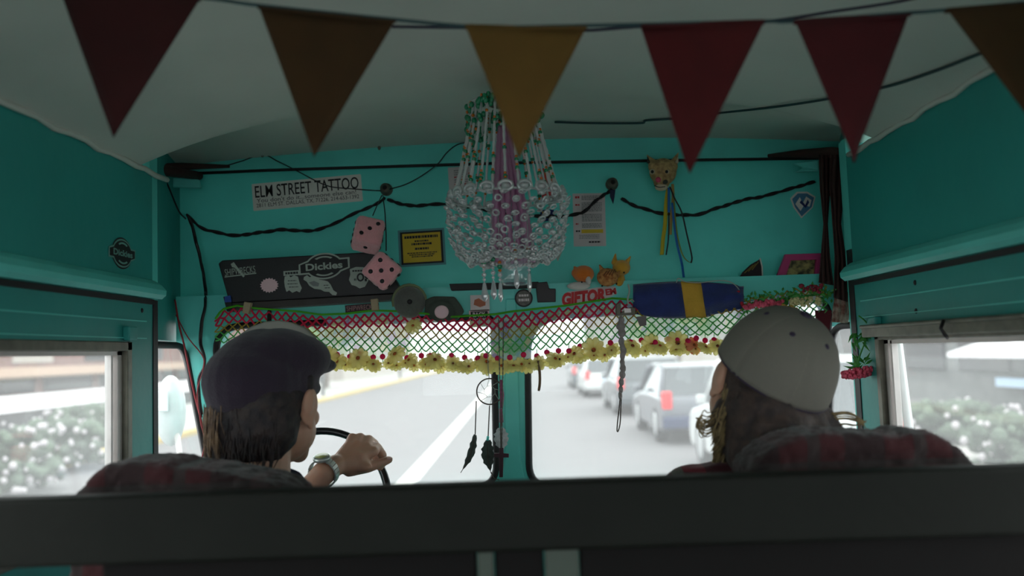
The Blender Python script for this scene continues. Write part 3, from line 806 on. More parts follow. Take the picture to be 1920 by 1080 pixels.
drape('floral_cloth_strip', [(1566, 556), (1562, 580), (1560, 604)], [(1590, 548), (1592, 575), (1590, 606)], 1.97, FLOR, 'small floral cloth strip under the brown curtain in the right corner', 'cloth', amp=.004)

# ---- stickers on the header and frame
S = Sticker(576, 361, Y=YH - .001, rot=3.2)
o = S.shape('bumper_sticker', [rounded(rect(209, 52), 2)], PAPERW); tag(o, 'white tattoo parlour sticker with black lettering on the teal header', 'sticker')
tk = dict(parent=o, m=INK)
S.text('lettering', 'ELM STREET TATTOO', 0, 10, 198, 23, bold=.008, **tk)
S.text('lettering', "You don't do it...someone else can!", -2, -7, 190, 8, bold=0, **tk)
S.text('lettering', '2811 ELM ST. DALLAS, TX. 71226, 214-653-1392', 0, -17, 196, 8.5, bold=0, **tk)
S = Sticker(791, 464, Y=YH - .001, rot=1.5)
o = S.shape('notice_sticker', [rect(80, 62)], INK); tag(o, 'yellow notice sticker with a black border beside the fuzzy dice', 'sticker')
S.shape('edge', [rect(88, 70), rect(80, 62)], mat('teal_grey_tape', srgb(90, 150, 155), .6), o, th=.0004)
S.shape('panel', [rect(72, 55)], YEL, o, z=.0006)
for i, (t_, w_, y_) in enumerate((('WARNING NOTICE', 66, 20), ('MOTOR', 24, 12), ('VEHICLE INSPECTION', 44, 5), ('REQUIRED', 26, -4), ('SEE THE DRIVER MANUAL', 58, -11), ('FOR DETAILS', 46, -16))):
    pass
# the small print is unreadable in the place: rows of short strokes
def rows(S, par, m, spec, z=.0014, h=1.6):
    rnd = random.Random(5)
    mb = MB()
    for (x0, x1, y, hh) in spec:
        x = x0
        while x < x1:
            w_ = rnd.uniform(1.6, 5)
            pts_ = [S.M @ Vector((xx * S.s, yy * S.s, z)) for xx, yy in ((x, y), (min(x1, x + w_), y), (min(x1, x + w_), y + hh), (x, y + hh))]
            mb.b.faces.new([mb.b.verts.new(p) for p in pts_]); x += w_ + .9
    return mb.build('small_print', m, par)
rows(S, o, INK, [(-32, 32, 18, 5), (-13, 13, 11, 3), (-19, 19, 5, 4), (-13, 13, -4, 4), (-28, 28, -11, 2), (-24, 24, -14.5, 2), (-20, 20, -18, 2)])
S = Sticker(1105, 412, Y=YH - .001, rot=-1)
o = S.shape('paper_notice', [rect(61, 101)], PAPER); tag(o, 'tall white paper notice with one line highlighted yellow', 'paper')
spec = []
for y_ in (44, 41, 38, 31, 28, 25, 22, 19, 16, 9, 6, 3, 0, -3, -9, -12, -15): spec.append((-14, 24, y_, 1.6))
for y_ in (-30, -33, -36): spec.append((-20, 18, y_, 1.2))
rows(S, o, INKG, spec); rows(S, o, INKR, [(-26, -18, 41, 4), (-26, -18, 27, 3), (-26, -20, -9, 2.5)]); rows(S, o, INK, [(-26, -18, -23, 3), (-2, 20, -44, 3)])
S.shape('highlight', [rect(41, 7, 5, -22)], YEL, o, z=.0008)
S = Sticker(862, 340, Y=YH - .001, rot=2)
o = S.shape('paper_notice', [rect(42, 56)], PAPER); tag(o, 'smaller white paper notice half hidden behind the left of the chandelier', 'paper')
rows(S, o, INKG, [(-10, 16, y_, 1.6) for y_ in (20, 16, 12, 2, -2, -12, -16)]); rows(S, o, INKR, [(-10, 12, 7, 2.5), (-10, 14, -7, 2.5)])
S = Sticker(1026, 345, Y=YH - .001, rot=4)
o = S.shape('red_sticker', [rounded(rect(26, 62), 2)], mat('red_sticker', srgb(205, 35, 40), .5)); tag(o, 'red sticker behind the right strands of the chandelier', 'sticker')
S.shape('star', [[(7 * math.cos(PI / 2 + i * PI / 5) * (1 if i % 2 == 0 else .45), -2 + 7 * math.sin(PI / 2 + i * PI / 5) * (1 if i % 2 == 0 else .45)) for i in range(10)]], INK, o, z=.0008)
S = Sticker(1026, 404, Y=YH - .001)
o = S.shape('emblem_sticker', [rounded(rect(26, 22), 3)], BLUE); tag(o, 'small blue and yellow sticker behind the chandelier basket', 'sticker')
S.shape('stripe', [rect(14, 5, -2, 5)], YEL, o, z=.0008)
S = Sticker(1507, 383, Y=YH - .001, rot=4)
dia = [(-24, 14), (-10, 25), (10, 23), (24, 12), (16, -8), (-8, -26), (-20, -4)]
o = S.shape('diamond_sticker', [dia], PAPERW); tag(o, 'blue and white diamond shaped sticker at the right of the header', 'sticker')
S.shape('ring', [[(a * .86, b * .86) for a, b in dia]], mat('light_blue_ink', srgb(70, 130, 165), .6), o, z=.0008)
S.shape('mark', [[(-16, 2), (-6, 14), (-2, 2), (6, 14), (15, 6), (10, -6), (0, -2), (-8, -12)]], PAPERW, o, z=.0016)
S.shape('mark', [[(-8, 4), (-4, 8), (2, -2), (8, 8), (10, 2), (2, -8)]], BLUE, o, z=.0024)

def workwear_logo(S, par, light, dark, a=33, b=22, hw=45, hh=10, z0=0, txt=True):
    def sil(g):
        A, B, Hh, Hw = a + g, b + g, hh + g, hw + g
        th = math.asin(min(.98, Hh / B))
        P = ell(A, B, 0, 0, 16, th, PI - th) + [(-Hw, Hh * .55), (-Hw - g * .3, -Hh)] + ell(A, B, 0, 0, 16, PI + th, 2 * PI - th) + [(Hw, -Hh * .55), (Hw + g * .3, Hh)]
        return P
    S.shape('outline', [sil(3)], light, par, z=z0 + .0006)
    S.shape('field', [sil(0)], dark, par, z=z0 + .0012)
    S.shape('arc', [ell(a * .80, b * .82, 0, 1, 14, .35 * PI * .8, PI - .35 * PI * .8)[:] + list(reversed(ell(a * .62, b * .60, 0, 3, 14, .35 * PI * .8, PI - .35 * PI * .8)))], light, par, z=z0 + .0018)
    S.shape('arc', [ell(a * .80, b * .82, 0, -1, 14, PI + .28 * PI, 2 * PI - .28 * PI) + list(reversed(ell(a * .62, b * .60, 0, -3, 14, PI + .28 * PI, 2 * PI - .28 * PI)))], light, par, z=z0 + .0018)
    S.text('lettering', 'Dickies', 0, 0, hw * 1.55, hh * 1.35, light, par, z=z0 + .0024, bold=.03)
# round logo sticker on the left side wall
S = Sticker(229, 475, X=XL + .001, rot=0)
kx = 1.0 / ((979 - 229) / 1600)        # the wall is seen at a slant
S2 = S
class WS(Sticker):
    pass
def wall_sticker(px, py, label, name):
    S = Sticker(px, py, X=XL + .001)
    return S
base = S.shape('logo_sticker', [ell(40, 30)], mat('logo_field', srgb(40, 30, 34), .6), th=.0005, sx=1.0)
tag(base, 'round black workwear logo sticker on the teal left wall', 'sticker')
workwear_logo(S, base, mat('logo_light', srgb(115, 165, 155), .6), INK, a=36, b=24, hw=50, hh=9)
# stickers down the left corner post
PM = mat('faded_sticker_brown', srgb(130, 70, 55), .7, var=.6, scale=80)
for px, py, w_, h_, m_, l_, nm in ((315, 490, 26, 40, PM, 'reddish brown worn sticker high on the left corner panel', 'worn_sticker'),
                              (309, 550, 26, 48, mat('faded_sticker_blue', srgb(110, 150, 165), .7, var=.7, scale=90), 'faded blue triangular sticker on the left corner panel', 'worn_sticker'),
                              (300, 596, 14, 44, PAPER, 'torn whitish sticker low on the left corner panel', 'worn_sticker'),
                              (319, 602, 18, 34, mat('faded_sticker_grey', srgb(120, 120, 115), .7, var=.8, scale=120), 'oval grey sticker low on the left corner panel', 'oval_sticker')):
    # the corner panel runs from LP to the header
    x1 = at(338, 500, YH).x; d = ray(px, py)
    A_ = Vector((LP[0], LP[1])); B_ = Vector((x1, YH)); ab = B_ - A_
    k = (A_.x * ab.y - A_.y * ab.x) / (d.x * ab.y - d.y * ab.x)
    c = CAM + d * k; t_ = Vector((ab.x, ab.y, 0)).normalized(); n_ = Vector((t_.y, -t_.x, 0));
    if n_.y > 0: n_ = -n_
    c += n_ * .0015
    sc_ = c.y / FPX; asp = 3.0
    if 'oval' in nm: P = ell(w_ / 2, h_ / 2)
    elif 'blue' in l_: P = [(-13, 18), (0, 26), (13, 14), (0, -26)]
    elif 'torn' in l_: P = [(-6, 18), (3, 22), (7, 8), (5, -10), (-2, -22), (-7, -6)]
    else: P = [(-8, 10), (0, 20), (8, 8), (12, -6), (8, -18), (2, -8), (-8, -4)]
    mb = MB(); mb.prism([c + t_ * (a * sc_ * asp) + Vector((0, 0, b * sc_)) for a, b in P], n_ * .0008)
    o = mb.build(nm, m_); tag(o, l_, 'sticker')
    mb = MB(); mb.prism([c + n_ * .0008 + t_ * (a * sc_ * asp * .6) + Vector((0, 0, b * sc_ * .55)) for a, b in P], n_ * .0006); mb.build('print', GREYST if 'reddish' not in l_ else INK, o)

# ---- black case covered in stickers, on the ledge
YC = 2.0
case = empty('equipment_case', at(580, 570, YC), 'black equipment case on the left of the ledge, covered in grey stickers', 'case')
fc = [(409, 494), (416, 488), (702, 472), (710, 476), (750, 540), (744, 550), (436, 568), (428, 562)]
mb = MB(); mb.prism([at(x, y, YC) for x, y in fc], (0, .045, 0)); mb.build('body', BLK, case, bevel=.003)
mb = MB(); mb.prism([at(x, y, YC - .004) for x, y in ((434, 568), (738, 551), (730, 563), (440, 582))], (0, .045, 0)); mb.build('lower_lip', mat('worn_black', srgb(58, 52, 50), .6, var=.4), case, bevel=.002)
mb = MB(); mb.prism([at(x, y, YC - .006) for x, y in ((418, 556), (434, 556), (434, 568), (440, 584), (425, 584))], (0, .04, 0)); mb.build('corner_foot', RUBBER, case, bevel=.002)
mb = MB(); mb.prism([at(x, y, YC - .008) for x, y in ((421, 556), (432, 554), (434, 566), (421, 567))], (0, .004, 0)); mb.build('blue_tag', mat('blue_plastic', srgb(30, 70, 150), .5), case)
S = Sticker(608, 499, Y=YC - .001, rot=3)
workwear_logo(S, case, GREYST, INK)
S = Sticker(505, 535, Y=YC - .001)
S.shape('starburst_sticker', [[(r_ * math.cos(i * PI / 18) * 1.05, r_ * math.sin(i * PI / 18) * .85) for i in range(36) for r_ in ((17 if i % 2 else 14),)]], PINKST, case, z=.0005)
S = Sticker(450, 507, Y=YC - .001, rot=5)
S.text('lettering', 'SHIPWRECKS', 0, -1, 58, 13, GREYST, case, z=.0005, bold=.0)
S.shape('underline', [rect(60, 2, 0, -9)], GREYST, case, z=.0005)
S.shape('axe_mark', [[(-16, 14), (-10, 17), (-6, 10), (8, -12), (5, -14), (-9, 6), (-14, 8)]], GREYST, case, z=.001)
S = Sticker(547, 512, Y=YC - .001, rot=2); S.shape('label_sticker', [rect(31, 9)], GREYST, case, z=.0005)
rows(S, case, INK, [(-12, 12, -2, 4)], z=.0012)
S = Sticker(548, 533, Y=YC - .001)
S.shape('figure_sticker', [[(-14, 15), (-6, 17), (-3, 13), (4, 17), (11, 14), (14, 2), (18, -8), (14, -16), (8, -13), (0, -16), (-6, -11), (-11, -14), (-14, -4), (-15, 6)]], GREYST, case, z=.0005)
rows(S, case, BLK, [(-8, 8, 6, 1.5), (-9, 10, 0, 1.5), (-6, 12, -6, 1.5)], z=.0012)
S = Sticker(603, 533, Y=YC - .001)
S.shape('scroll_sticker', [[(-34, 10), (-33, 15), (-27, 18), (-22, 14), (-15, 17), (-8, 15), (-4, 9), (6, 7), (12, 5), (17, -1), (22, -12), (29, -17), (27, -22), (20, -21), (14, -15), (5, -14), (-2, -10), (-14, -8), (-23, -2), (-28, 6)]], GREYST, case, z=.0005)
S.shape('scroll_print', [[(-24, 4), (-14, 7), (-4, 2), (-6, -4), (-16, -3)]], INKG, case, z=.0012); rows(S, case, BLK, [(4, 14, -3, 1.4), (6, 16, -8, 1.4)], z=.0012)
S = Sticker(676, 520, Y=YC - .001)
S.shape('badge_sticker', [[(-20, 16), (-8, 20), (6, 19), (16, 14), (19, 2), (14, -8), (8, -18), (-2, -21), (-10, -16), (-17, -14), (-22, -4), (-19, 6)]], GREYST, case, z=.0005)
S.shape('badge_print', [ell(7, 8, 0, 0), ell(4, 5, 0, 0)], INK, case, z=.0012); rows(S, case, INK, [(-15, 12, 11, 3), (-12, -8, -6, 4), (8, 12, -8, 5)], z=.0012)

# ---- things along the windshield frame
mb = MB(); mb.prism([at(x, y, YF - .012) for x, y in ((842, 532), (1010, 528), (1010, 540), (846, 545))], (0, .03, 0))
tag(mb.build('black_strip', RUBBER, bevel=.002), 'long black strip lying on the ledge under the chandelier', 'strip')
mb = MB(); mb.prism([at(x, y, YF - .012) for x, y in ((1004, 530), (1026, 528), (1030, 541), (1042, 541), (1042, 566), (1008, 567))], (0, .025, 0))
tag(mb.build('black_box', mat('black_plastic', srgb(36, 28, 32), .5), bevel=.002), 'small black plastic box on the frame left of the red lettered sticker', 'box')
S = Sticker(676, 577, Y=YF - .001, rot=3)
o = S.shape('strip_sticker', [rect(58, 14)], mat('dark_purple_sticker', srgb(60, 45, 50), .6)); tag(o, 'small dark strip sticker with pale lettering under the case', 'sticker')
S.text('lettering', 'SHIPWRECKS', 0, 0, 52, 9, mat('pale_pink_ink', srgb(170, 130, 130), .6), o)
S = Sticker(900, 568, Y=YF - .006)
o = S.shape('picture_sticker', [rect(36, 30)], PAPER); tag(o, 'pinkish picture sticker above the windshield post, left of it', 'sticker')
S.shape('picture', [[(-12, -3), (-10, 6), (-2, 9), (6, 3), (11, 4), (10, -5), (0, -8)]], mat('orange_brown_ink', srgb(175, 100, 70), .6), o, z=.0008)
S = Sticker(899, 597, Y=YF - .006, rot=1)
o = S.shape('lettered_sticker', [rect(38, 32)], PINKST); tag(o, 'small lettered sticker just below the pinkish picture sticker', 'sticker')
S.shape('panel', [rect(32, 24, 0, 1)], INK, o, z=.0008); S.text('lettering', 'BACK', 0, 7, 24, 9, PAPER, o, z=.0016, bold=.03); S.text('lettering', 'DECK', 0, -4, 26, 9, PAPER, o, z=.0016, bold=.03)
S = Sticker(982, 559, Y=YF - .006)
o = S.shape('round_sticker', [ell(17, 17)], mat('grey_brown_sticker', srgb(110, 105, 100), .6, var=.7, scale=90)); tag(o, 'round dark bordered sticker at the top of the windshield post', 'sticker')
S.shape('rim', [ell(17, 17), ell(14, 14)], INK, o, z=.0008); rows(S, o, PAPER, [(-9, 9, 3, 4), (-10, 10, -6, 5)])
S = Sticker(1104, 556, Y=YF - .001, rot=5)
o = S.shape('lettered_sticker', [[(-52, -12), (-50, 4), (-38, 14), (20, 15), (52, 13), (54, 0), (40, -6), (-30, -16)]], mat('pale_sticker_border', srgb(200, 190, 190), .6)); tag(o, 'long sticker with bulging red letters on the frame under the plush animals', 'sticker')
S.text('lettering', 'GIFTOR', -10, 0, 82, 25, INKR, o, z=.001, bold=.06, shear=.2); S.text('lettering', 'EM', 42, 4, 20, 12, INKR, o, z=.001, bold=.05)
for px, l_ in ((464, 'cream wooden clip holding the crochet valance at its left end'), (703, 'cream wooden clip holding the crochet valance beside the grey cap')):
    q = at(px, 577 if px < 500 else 571, 1.975); Mq = Matrix.Translation(q) @ Matrix.Rotation(R(12 if px < 500 else -4), 4, 'Y')
    o = empty('clothes_peg', q, l_, 'clip')
    for sg in (-1, 1):
        mb = MB(); mb.box((-.008, sg * .005 - .003, -.014), (.008, sg * .005 + .003, .013), Mq); mb.build('jaw', mat('pale_wood', srgb(165, 150, 120), .7, var=.3), o, bevel=.0015)
    mb = MB(); mb.tube([Mq @ Vector((-.009, 0, 0)), Mq @ Vector((.009, 0, 0))], .003, 8); mb.build('spring', ALU_D, o)

# grey cloth caps / discs hanging from the ledge
GF = mat('grey_felt', srgb(95, 98, 92), .95, var=.5, scale=30, bump=.5, sheen=.3); GF2 = mat('dark_green_grey_felt', srgb(72, 80, 72), .95, var=.5, scale=30, bump=.5)
o = empty('cloth_hat', at(768, 566, 1.97), 'round grey cloth hat with a dark button hanging on the frame', 'hat')
M_ = Matrix.Translation(at(768, 567, 1.99)) @ Matrix.Rotation(PI / 2, 4, 'X') @ Matrix.Rotation(R(8), 4, 'Y')
mb = MB(); mb.lathe([(.036, -.01), (.037, .004), (.034, .014), (.026, .022), (.012, .026), (.001, .027)], (0, 0, 0), 28, M_); mb.build('crown', GF, o)
mb = MB(); mb.lathe([(.001, .026), (.006, .026), (.005, .031), (.001, .032)], (0, 0, 0), 12, M_); mb.build('button', RUBBER, o)
mb = MB(); mb.tube([M_ @ Vector((.038 * math.cos(t), .038 * math.sin(t) , .0)) + Vector((0, -.002, .003)) for t in [i * PI / 10 for i in range(-1, 12)]], .004, 6); mb.build('band', mat('olive_band', srgb(120, 130, 95), .8), o)
o = empty('crumpled_beret', at(830, 580, 1.97), 'dark grey-green cloth cap with a pale pink patch on the frame', 'cap')
def cap_fill(m_):
    m_.prism([at(x, y, 1.985) for x, y in ((795, 590), (797, 562), (812, 555), (852, 556), (864, 572), (870, 584), (856, 600), (820, 604))], (0, .03, 0))
    m_.ball(at(828, 583, 1.99), (.034, .024, .026), 16, 10)
blob('cloth', cap_fill, GF2, o, .003, 8)
mb = MB(); mb.ball(at(828, 585, 1.968), (.0165, .005, .0155), 20, 10); mb.build('patch', PINKST, o)

# ---- fuzzy dice
DICE = mat('pink_plush', srgb(240, 168, 172), .95, var=.12, scale=60, bump=.6, bscale=700, sheen=.6)
def fuzzy_die(px, py, Y, rx, ry, rz, faces, label, size=.066):
    c = at(px, py, Y)
    Rm = Matrix.Rotation(R(rz), 4, 'Y') @ Matrix.Rotation(R(rx), 4, 'X') @ Matrix.Rotation(R(ry), 4, 'Z')
    Mx = Matrix.Translation(c) @ Rm
    t = empty('fuzzy_die', c, label, 'dice', 'fuzzy dice')
    h = size / 2
    mb = MB(); mb.box((-h, -h, -h), (h, h, h), Mx)
    o = mb.build('plush_cube', DICE, t)
    q = o.modifiers.new('b', 'BEVEL'); q.width = .011; q.segments = 5
    q = o.modifiers.new('r', 'REMESH'); q.mode = 'VOXEL'; q.voxel_size = .0016; q.use_smooth_shade = True
    bake(o)
    displace(o, [(.0012, 500), (.0014, 90)])
    for p in o.data.polygons: p.use_smooth = True
    d = h * .5
    pips = {1: [(0, 0)], 3: [(-d, -d), (0, 0), (d, d)], 5: [(-d, -d), (d, d), (-d, d), (d, -d), (0, 0)], 4: [(-d, -d), (d, d), (-d, d), (d, -d)], 2: [(-d, d), (d, -d)], 6: [(-d, -d), (-d, 0), (-d, d), (d, -d), (d, 0), (d, d)]}
    Fm = {'f': lambda a, b: Vector((a, -h, b)), 't': lambda a, b: Vector((a, b, h)), 'r': lambda a, b: Vector((h, a, b)), 'b': lambda a, b: Vector((a, b, -h)), 'l': lambda a, b: Vector((-h, a, b))}
    for k, n_ in faces.items():
        for a, b in pips[n_]:
            p = Mx @ Fm[k](a, b); nrm = (Rm @ (Fm[k](0, 0))).normalized()
            mb = MB(); Mp = Matrix.Translation(p) @ nrm.to_track_quat('Z', 'Y').to_matrix().to_4x4()
            mb.ball((0, 0, 0), (.0052, .0052, .0026), 12, 6, Mp); mb.build('pip', INK, t)
    return t, Mx
d1, M1 = fuzzy_die(690, 441, 1.96, -24, 14, 8, {'f': 3, 'b': 1, 't': 2, 'r': 5, 'l': 4}, 'pink fuzzy die hanging higher, showing three pips in front')
d2, M2 = fuzzy_die(717, 508, 1.93, 0, 6, 42, {'f': 5, 'b': 6, 't': 3, 'r': 4, 'l': 1}, 'pink fuzzy die hanging lower, turned on a corner and showing five pips', .067)
mb = MB(); mb.tube([at(716, 366, YH - .05), at(707, 385, 2.02), at(699, 404, 1.96)], .0013); o = mb.build('string', WIRE, d1)
mb = MB(); mb.tube([at(718, 366, YH - .05), at(722, 400, 2.0), at(724, 440, 1.99), at(724, 470, 1.93)], .0013); mb.build('string', WIRE, d2)

# ---- plush animals on the ledge
def plush(name, label, fill, m, c, parts):
    t = empty(name, c, label, 'plush toy', 'plush cats on the ledge')
    blob('body', fill, m, t, .0016, 5, .0006, 300)
    for n_, f_, m_ in parts:
        mb = MB(); f_(mb); mb.build(n_, m_, t)
ORG = mat('orange_plush', srgb(225, 120, 30), .95, bump=.6, bscale=900, sheen=.4); TAB = mat('tabby_plush', srgb(205, 145, 85), .95, col2=srgb(150, 85, 40), scale=120, bump=.5)
YP = mat('yellow_plush', srgb(225, 165, 50), .95, bump=.6, bscale=900, sheen=.4); WP = mat('white_plush', srgb(205, 200, 195), .95, bump=.5)
P_ = lambda x, y, Y=2.03: at(x, y, Y)
plush('plush_cat', 'bright orange plush cat with a white muzzle lying on the ledge', lambda m_: (m_.ball(P_(1094, 514), (.026, .022, .021), 14, 10), m_.ball(P_(1082, 512), (.014, .014, .013)), m_.cap(P_(1082, 505), P_(1077, 501), .006, .003)), ORG, P_(1092, 535),
      [('muzzle', lambda m_: m_.ball(P_(1103, 526, 2.018), (.007, .012, .011), 12, 8), WP), ('paws', lambda m_: (m_.ball(P_(1085, 536, 2.02), (.028, .016, .010), 14, 8)), WP), ('nose', lambda m_: m_.ball(P_(1091, 529, 2.008), .0022), INK)])
def ears(m_, pts):
    for a, b in pts: m_.cap(a, b, .0075, .002)
plush('plush_cat', 'striped tan plush cat peeking over the frame between the other two', lambda m_: (m_.ball(P_(1139, 520, 2.025), (.026, .02, .022), 14, 10), ears(m_, [(P_(1130, 508), P_(1124, 497)), (P_(1157, 516), P_(1162, 508))])), TAB, P_(1139, 538),
      [('eye', lambda m_: m_.ball(P_(1129, 536, 2.006), .0022), INK), ('eye', lambda m_: m_.ball(P_(1156, 532, 2.008), .0022), INK),
       ('stripes', lambda m_: [m_.tube([P_(1138 + k * 5, 508 - k, 2.007), P_(1132 + k * 5, 516, 2.003)], .0011) for k in range(4)], mat('brown_plush', srgb(120, 70, 40), .9))])
plush('plush_cat', 'yellow plush cat with tall ears sitting behind the striped one', lambda m_: (m_.ball(P_(1165, 502, 2.05), (.022, .018, .019), 14, 10), m_.ball(P_(1160, 525, 2.06), (.016, .016, .022)), ears(m_, [(P_(1152, 492, 2.05), P_(1154, 476, 2.05)), (P_(1174, 494, 2.05), P_(1182, 481, 2.05))])), YP, P_(1160, 540, 2.06),
      [('eye', lambda m_: m_.ball(P_(1154, 509, 2.032), .0022), INK), ('eye', lambda m_: m_.ball(P_(1170, 511, 2.033), .0022), INK)])

# ---- wildcat mask with ribbons
FUR = mat('tan_fur', srgb(215, 180, 125), .95, col2=srgb(165, 130, 88), scale=90, bump=.6, bscale=500)
FURL = mat('pale_fur', srgb(225, 205, 175), .95, bump=.5)
Q = lambda x, y, Y=2.1: at(x, y, Y)
mk = empty('cat_head_mask', Q(1243, 320, 2.13), 'tan cat head mask hung on the header with coloured ribbons below', 'mask')
def mask_fill(m_):
    m_.ball(Q(1243, 322), (.034, .026, .034), 20, 14); m_.ball(Q(1241, 340, 2.095), (.021, .026, .02), 16, 12)
    m_.ball(Q(1224, 312), (.012, .018, .015)); m_.ball(Q(1262, 312), (.012, .018, .015))
    m_.cap(Q(1222, 305), Q(1213, 290), .009, .0015); m_.cap(Q(1264, 303), Q(1272, 286), .009, .0015)
    m_.cap(Q(1225, 304), Q(1213, 291), .008, .0015)
blob('head', mask_fill, FUR, mk, .0022, 5)
mb = MB(); mb.ball(Q(1240, 351, 2.082), (.016, .012, .009), 16, 10); mb.build('chin', FURL, mk)
for x in (1223, 1250):
    e = MB().ball(Q(x, 322, 2.078), (.0075, .004, .0065), 14, 8).build('eye_patch', FURL, mk); MB().ball(Q(x, 322, 2.0745), (.004, .003, .0042), 12, 8).build('eye', INK, e)
MB().ball(Q(1234, 337, 2.070), (.007, .006, .007), 12, 8).build('nose', mat('pink_nose', srgb(215, 80, 110), .5), mk)
MB().ball(Q(1247, 341, 2.073), (.007, .005, .006), 12, 8).build('dark_spot', mat('dark_fur', srgb(70, 70, 62), .9), mk)
mb = MB(); mb.tube(spline([Q(1227, 348, 2.072), Q(1236, 351, 2.069), Q(1247, 350, 2.072)], 5), .0011); mb.build('mouth', INK, mk)
for x in (1217, 1268):
    s_ = -1 if x < 1240 else 1
    mb = MB(); mb.tube([Q(x + s_ * 1, 305, 2.085), Q(x + s_ * 3, 294, 2.09)], [.0045, .001], 6); mb.build('inner_ear', FURL if s_ > 0 else mat('dark_fur', srgb(70, 70, 62), .9), mk)
RY = mat('yellow_ribbon', srgb(205, 185, 40), .7); RB = mat('blue_ribbon', srgb(30, 110, 190), .7); RG = mat('green_gold_ribbon', srgb(140, 150, 50), .7); RT = mat('tan_ribbon', srgb(175, 145, 80), .7); RK = mat('dark_ribbon', srgb(38, 28, 34), .7)
def ribbon(pts, r, m_, label): 
    P = spline([Q(x, y, Y) for x, y, Y in pts], 8); mb = MB(); V = []
    for p in P: V.append([mb.b.verts.new(p + Vector((dx, 0, 0))) for dx in (-r, r)])
    for a, b in zip(V, V[1:]): mb.b.faces.new([a[0], a[1], b[1], b[0]])
    o = mb.build('ribbon', m_, mk, smooth=True, solid=.001); o['label'] = label
Yb = 2.1
ribbon([(1253, 352, Yb), (1249, 380, Yb), (1247, 420, Yb), (1243, 450, Yb), (1241, 478, Yb)], .0048, RY, 'yellow ribbon')
ribbon([(1255, 352, Yb), (1254, 380, Yb), (1254, 420, Yb), (1253, 450, Yb), (1249, 478, Yb)], .0016, RK, 'dark ribbon')
ribbon([(1254, 352, Yb - .004), (1254, 372, Yb - .004), (1254, 398, Yb - .004)], .003, RB, 'short blue ribbon')
ribbon([(1261, 345, Yb - .003), (1262, 370, Yb), (1259, 400, Yb), (1257, 440, Yb)], .0034, RT, 'tan ribbon')
ribbon([(1260, 380, Yb - .002), (1264, 420, Yb), (1270, 460, Yb), (1278, 492, Yb), (1282, 520, Yb - .03)], .0028, RB, 'long blue ribbon')
ribbon([(1262, 350, Yb - .001), (1265, 395, Yb), (1270, 440, Yb), (1280, 478, Yb), (1294, 492, Yb), (1298, 482, Yb)], .0016, RG, 'green ribbon looped up')
ribbon([(1256, 350, Yb - .006), (1265, 372, Yb - .006), (1278, 398, Yb - .006), (1288, 440, Yb - .006), (1297, 480, Yb - .006), (1296, 493, Yb - .006)], .0018, RK, 'long dark ribbon')

# ---- rolled cloth in blue with a yellow stripe over the valance
def cloth(m_, x0, x1, t0, t1, b0, b1): pass
fl = empty('rolled_flag', at(1290, 560, 1.98), 'dark blue cloth with one yellow band rolled over the right windshield pane', 'cloth')
def flagpiece(xa, xb, m_, nm):
    mb = MB(); V = []
    top = lambda x: 535 - 6 * math.sin((x - 1180) / 210 * PI) if x < 1380 else 538
    bot = lambda x: 588 + 8 * math.sin((x - 1190) / 120 * PI * .9) if x < 1300 else 596 - (x - 1300) * .19
    n = max(4, int((xb - xa) / 8))
    for i in range(n + 1):
        x = xa + (xb - xa) * i / n; row = []
        for j in range(15):
            v = j / 14; y = top(x) + (bot(x) - top(x)) * v
            Y = 1.985 - .018 * math.sin(v * PI) - .004 * math.sin(v * 9 + x * .03) - .002 * math.sin(x * .11)
            row.append(mb.b.verts.new(at(x + (v * 12 if xb > 1300 and xa < 1300 else 0) * 0 + v * (10 if 1270 < x < 1330 else 0), y, Y)))
        V.append(row)
    for a, b in zip(V, V[1:]):
        for j in range(14): mb.b.faces.new([a[j], b[j], b[j + 1], a[j + 1]])
    mb.build(nm, m_, fl, smooth=True, solid=.005)
flagpiece(1187, 1276, BLUE, 'blue_cloth'); flagpiece(1276, 1314, GOLD, 'yellow_band'); flagpiece(1314, 1394, BLUE, 'blue_cloth')
mb = MB(); mb.tube(spline([at(x, y, 1.975) for x, y in ((1268, 530), (1272, 522), (1284, 528), (1310, 530), (1350, 526), (1372, 530), (1386, 544), (1388, 560))], 5), .0013); mb.build('white_cord', mat('white_string', srgb(170, 175, 170), .8), fl)
mb = MB(); mb.tube(spline([at(x, y, 1.97) for x, y in ((1384, 545), (1388, 562), (1394, 575))], 4), .004); mb.build('red_edge', mat('red_cloth', srgb(180, 35, 50), .9), fl)

# ---- feather and framed picture on the ledge at the right
fw = empty('feather_fan', at(1408, 525, 2.08), 'dark pointed feather fan with a white edge leaning on the header', 'feather')
mb = MB(); mb.prism([at(x, y, 2.09) for x, y in ((1384, 526), (1393, 510), (1408, 496), (1425, 486), (1429, 500), (1430, 526))], (0, .006, 0)); mb.build('vane', mat('dark_brown_feather', srgb(52, 40, 45), .8, var=.6, scale=60), fw)
mb = MB(); mb.tube([at(1425, 484, 2.085), at(1429, 500, 2.085), at(1430, 526, 2.085)], .0018); mb.build('white_edge', PAPERW, fw)
for k in range(3):
    mb = MB(); mb.tube([at(1396 + k * 7, 512 - k * 3, 2.084), at(1412 + k * 5, 497 - k * 3, 2.084)], .0014); mb.build('barb_stripe', mat('gold_feather', srgb(140, 120, 60), .8), fw)
pf = empty('framed_picture', at(1500, 525, 2.08), 'pink framed picture of foliage standing on the right of the ledge', 'picture')
o_ = pl_y([(1454, 525), (1472, 478), (1538, 476), (1534, 522)], 2.08); i_ = pl_y([(1470, 522), (1481, 488), (1530, 486), (1527, 518)], 2.08)
plate('frame', [o_, i_], .012, MY(2.08), mat('pink_frame', srgb(190, 60, 120), .5), pf, .001)
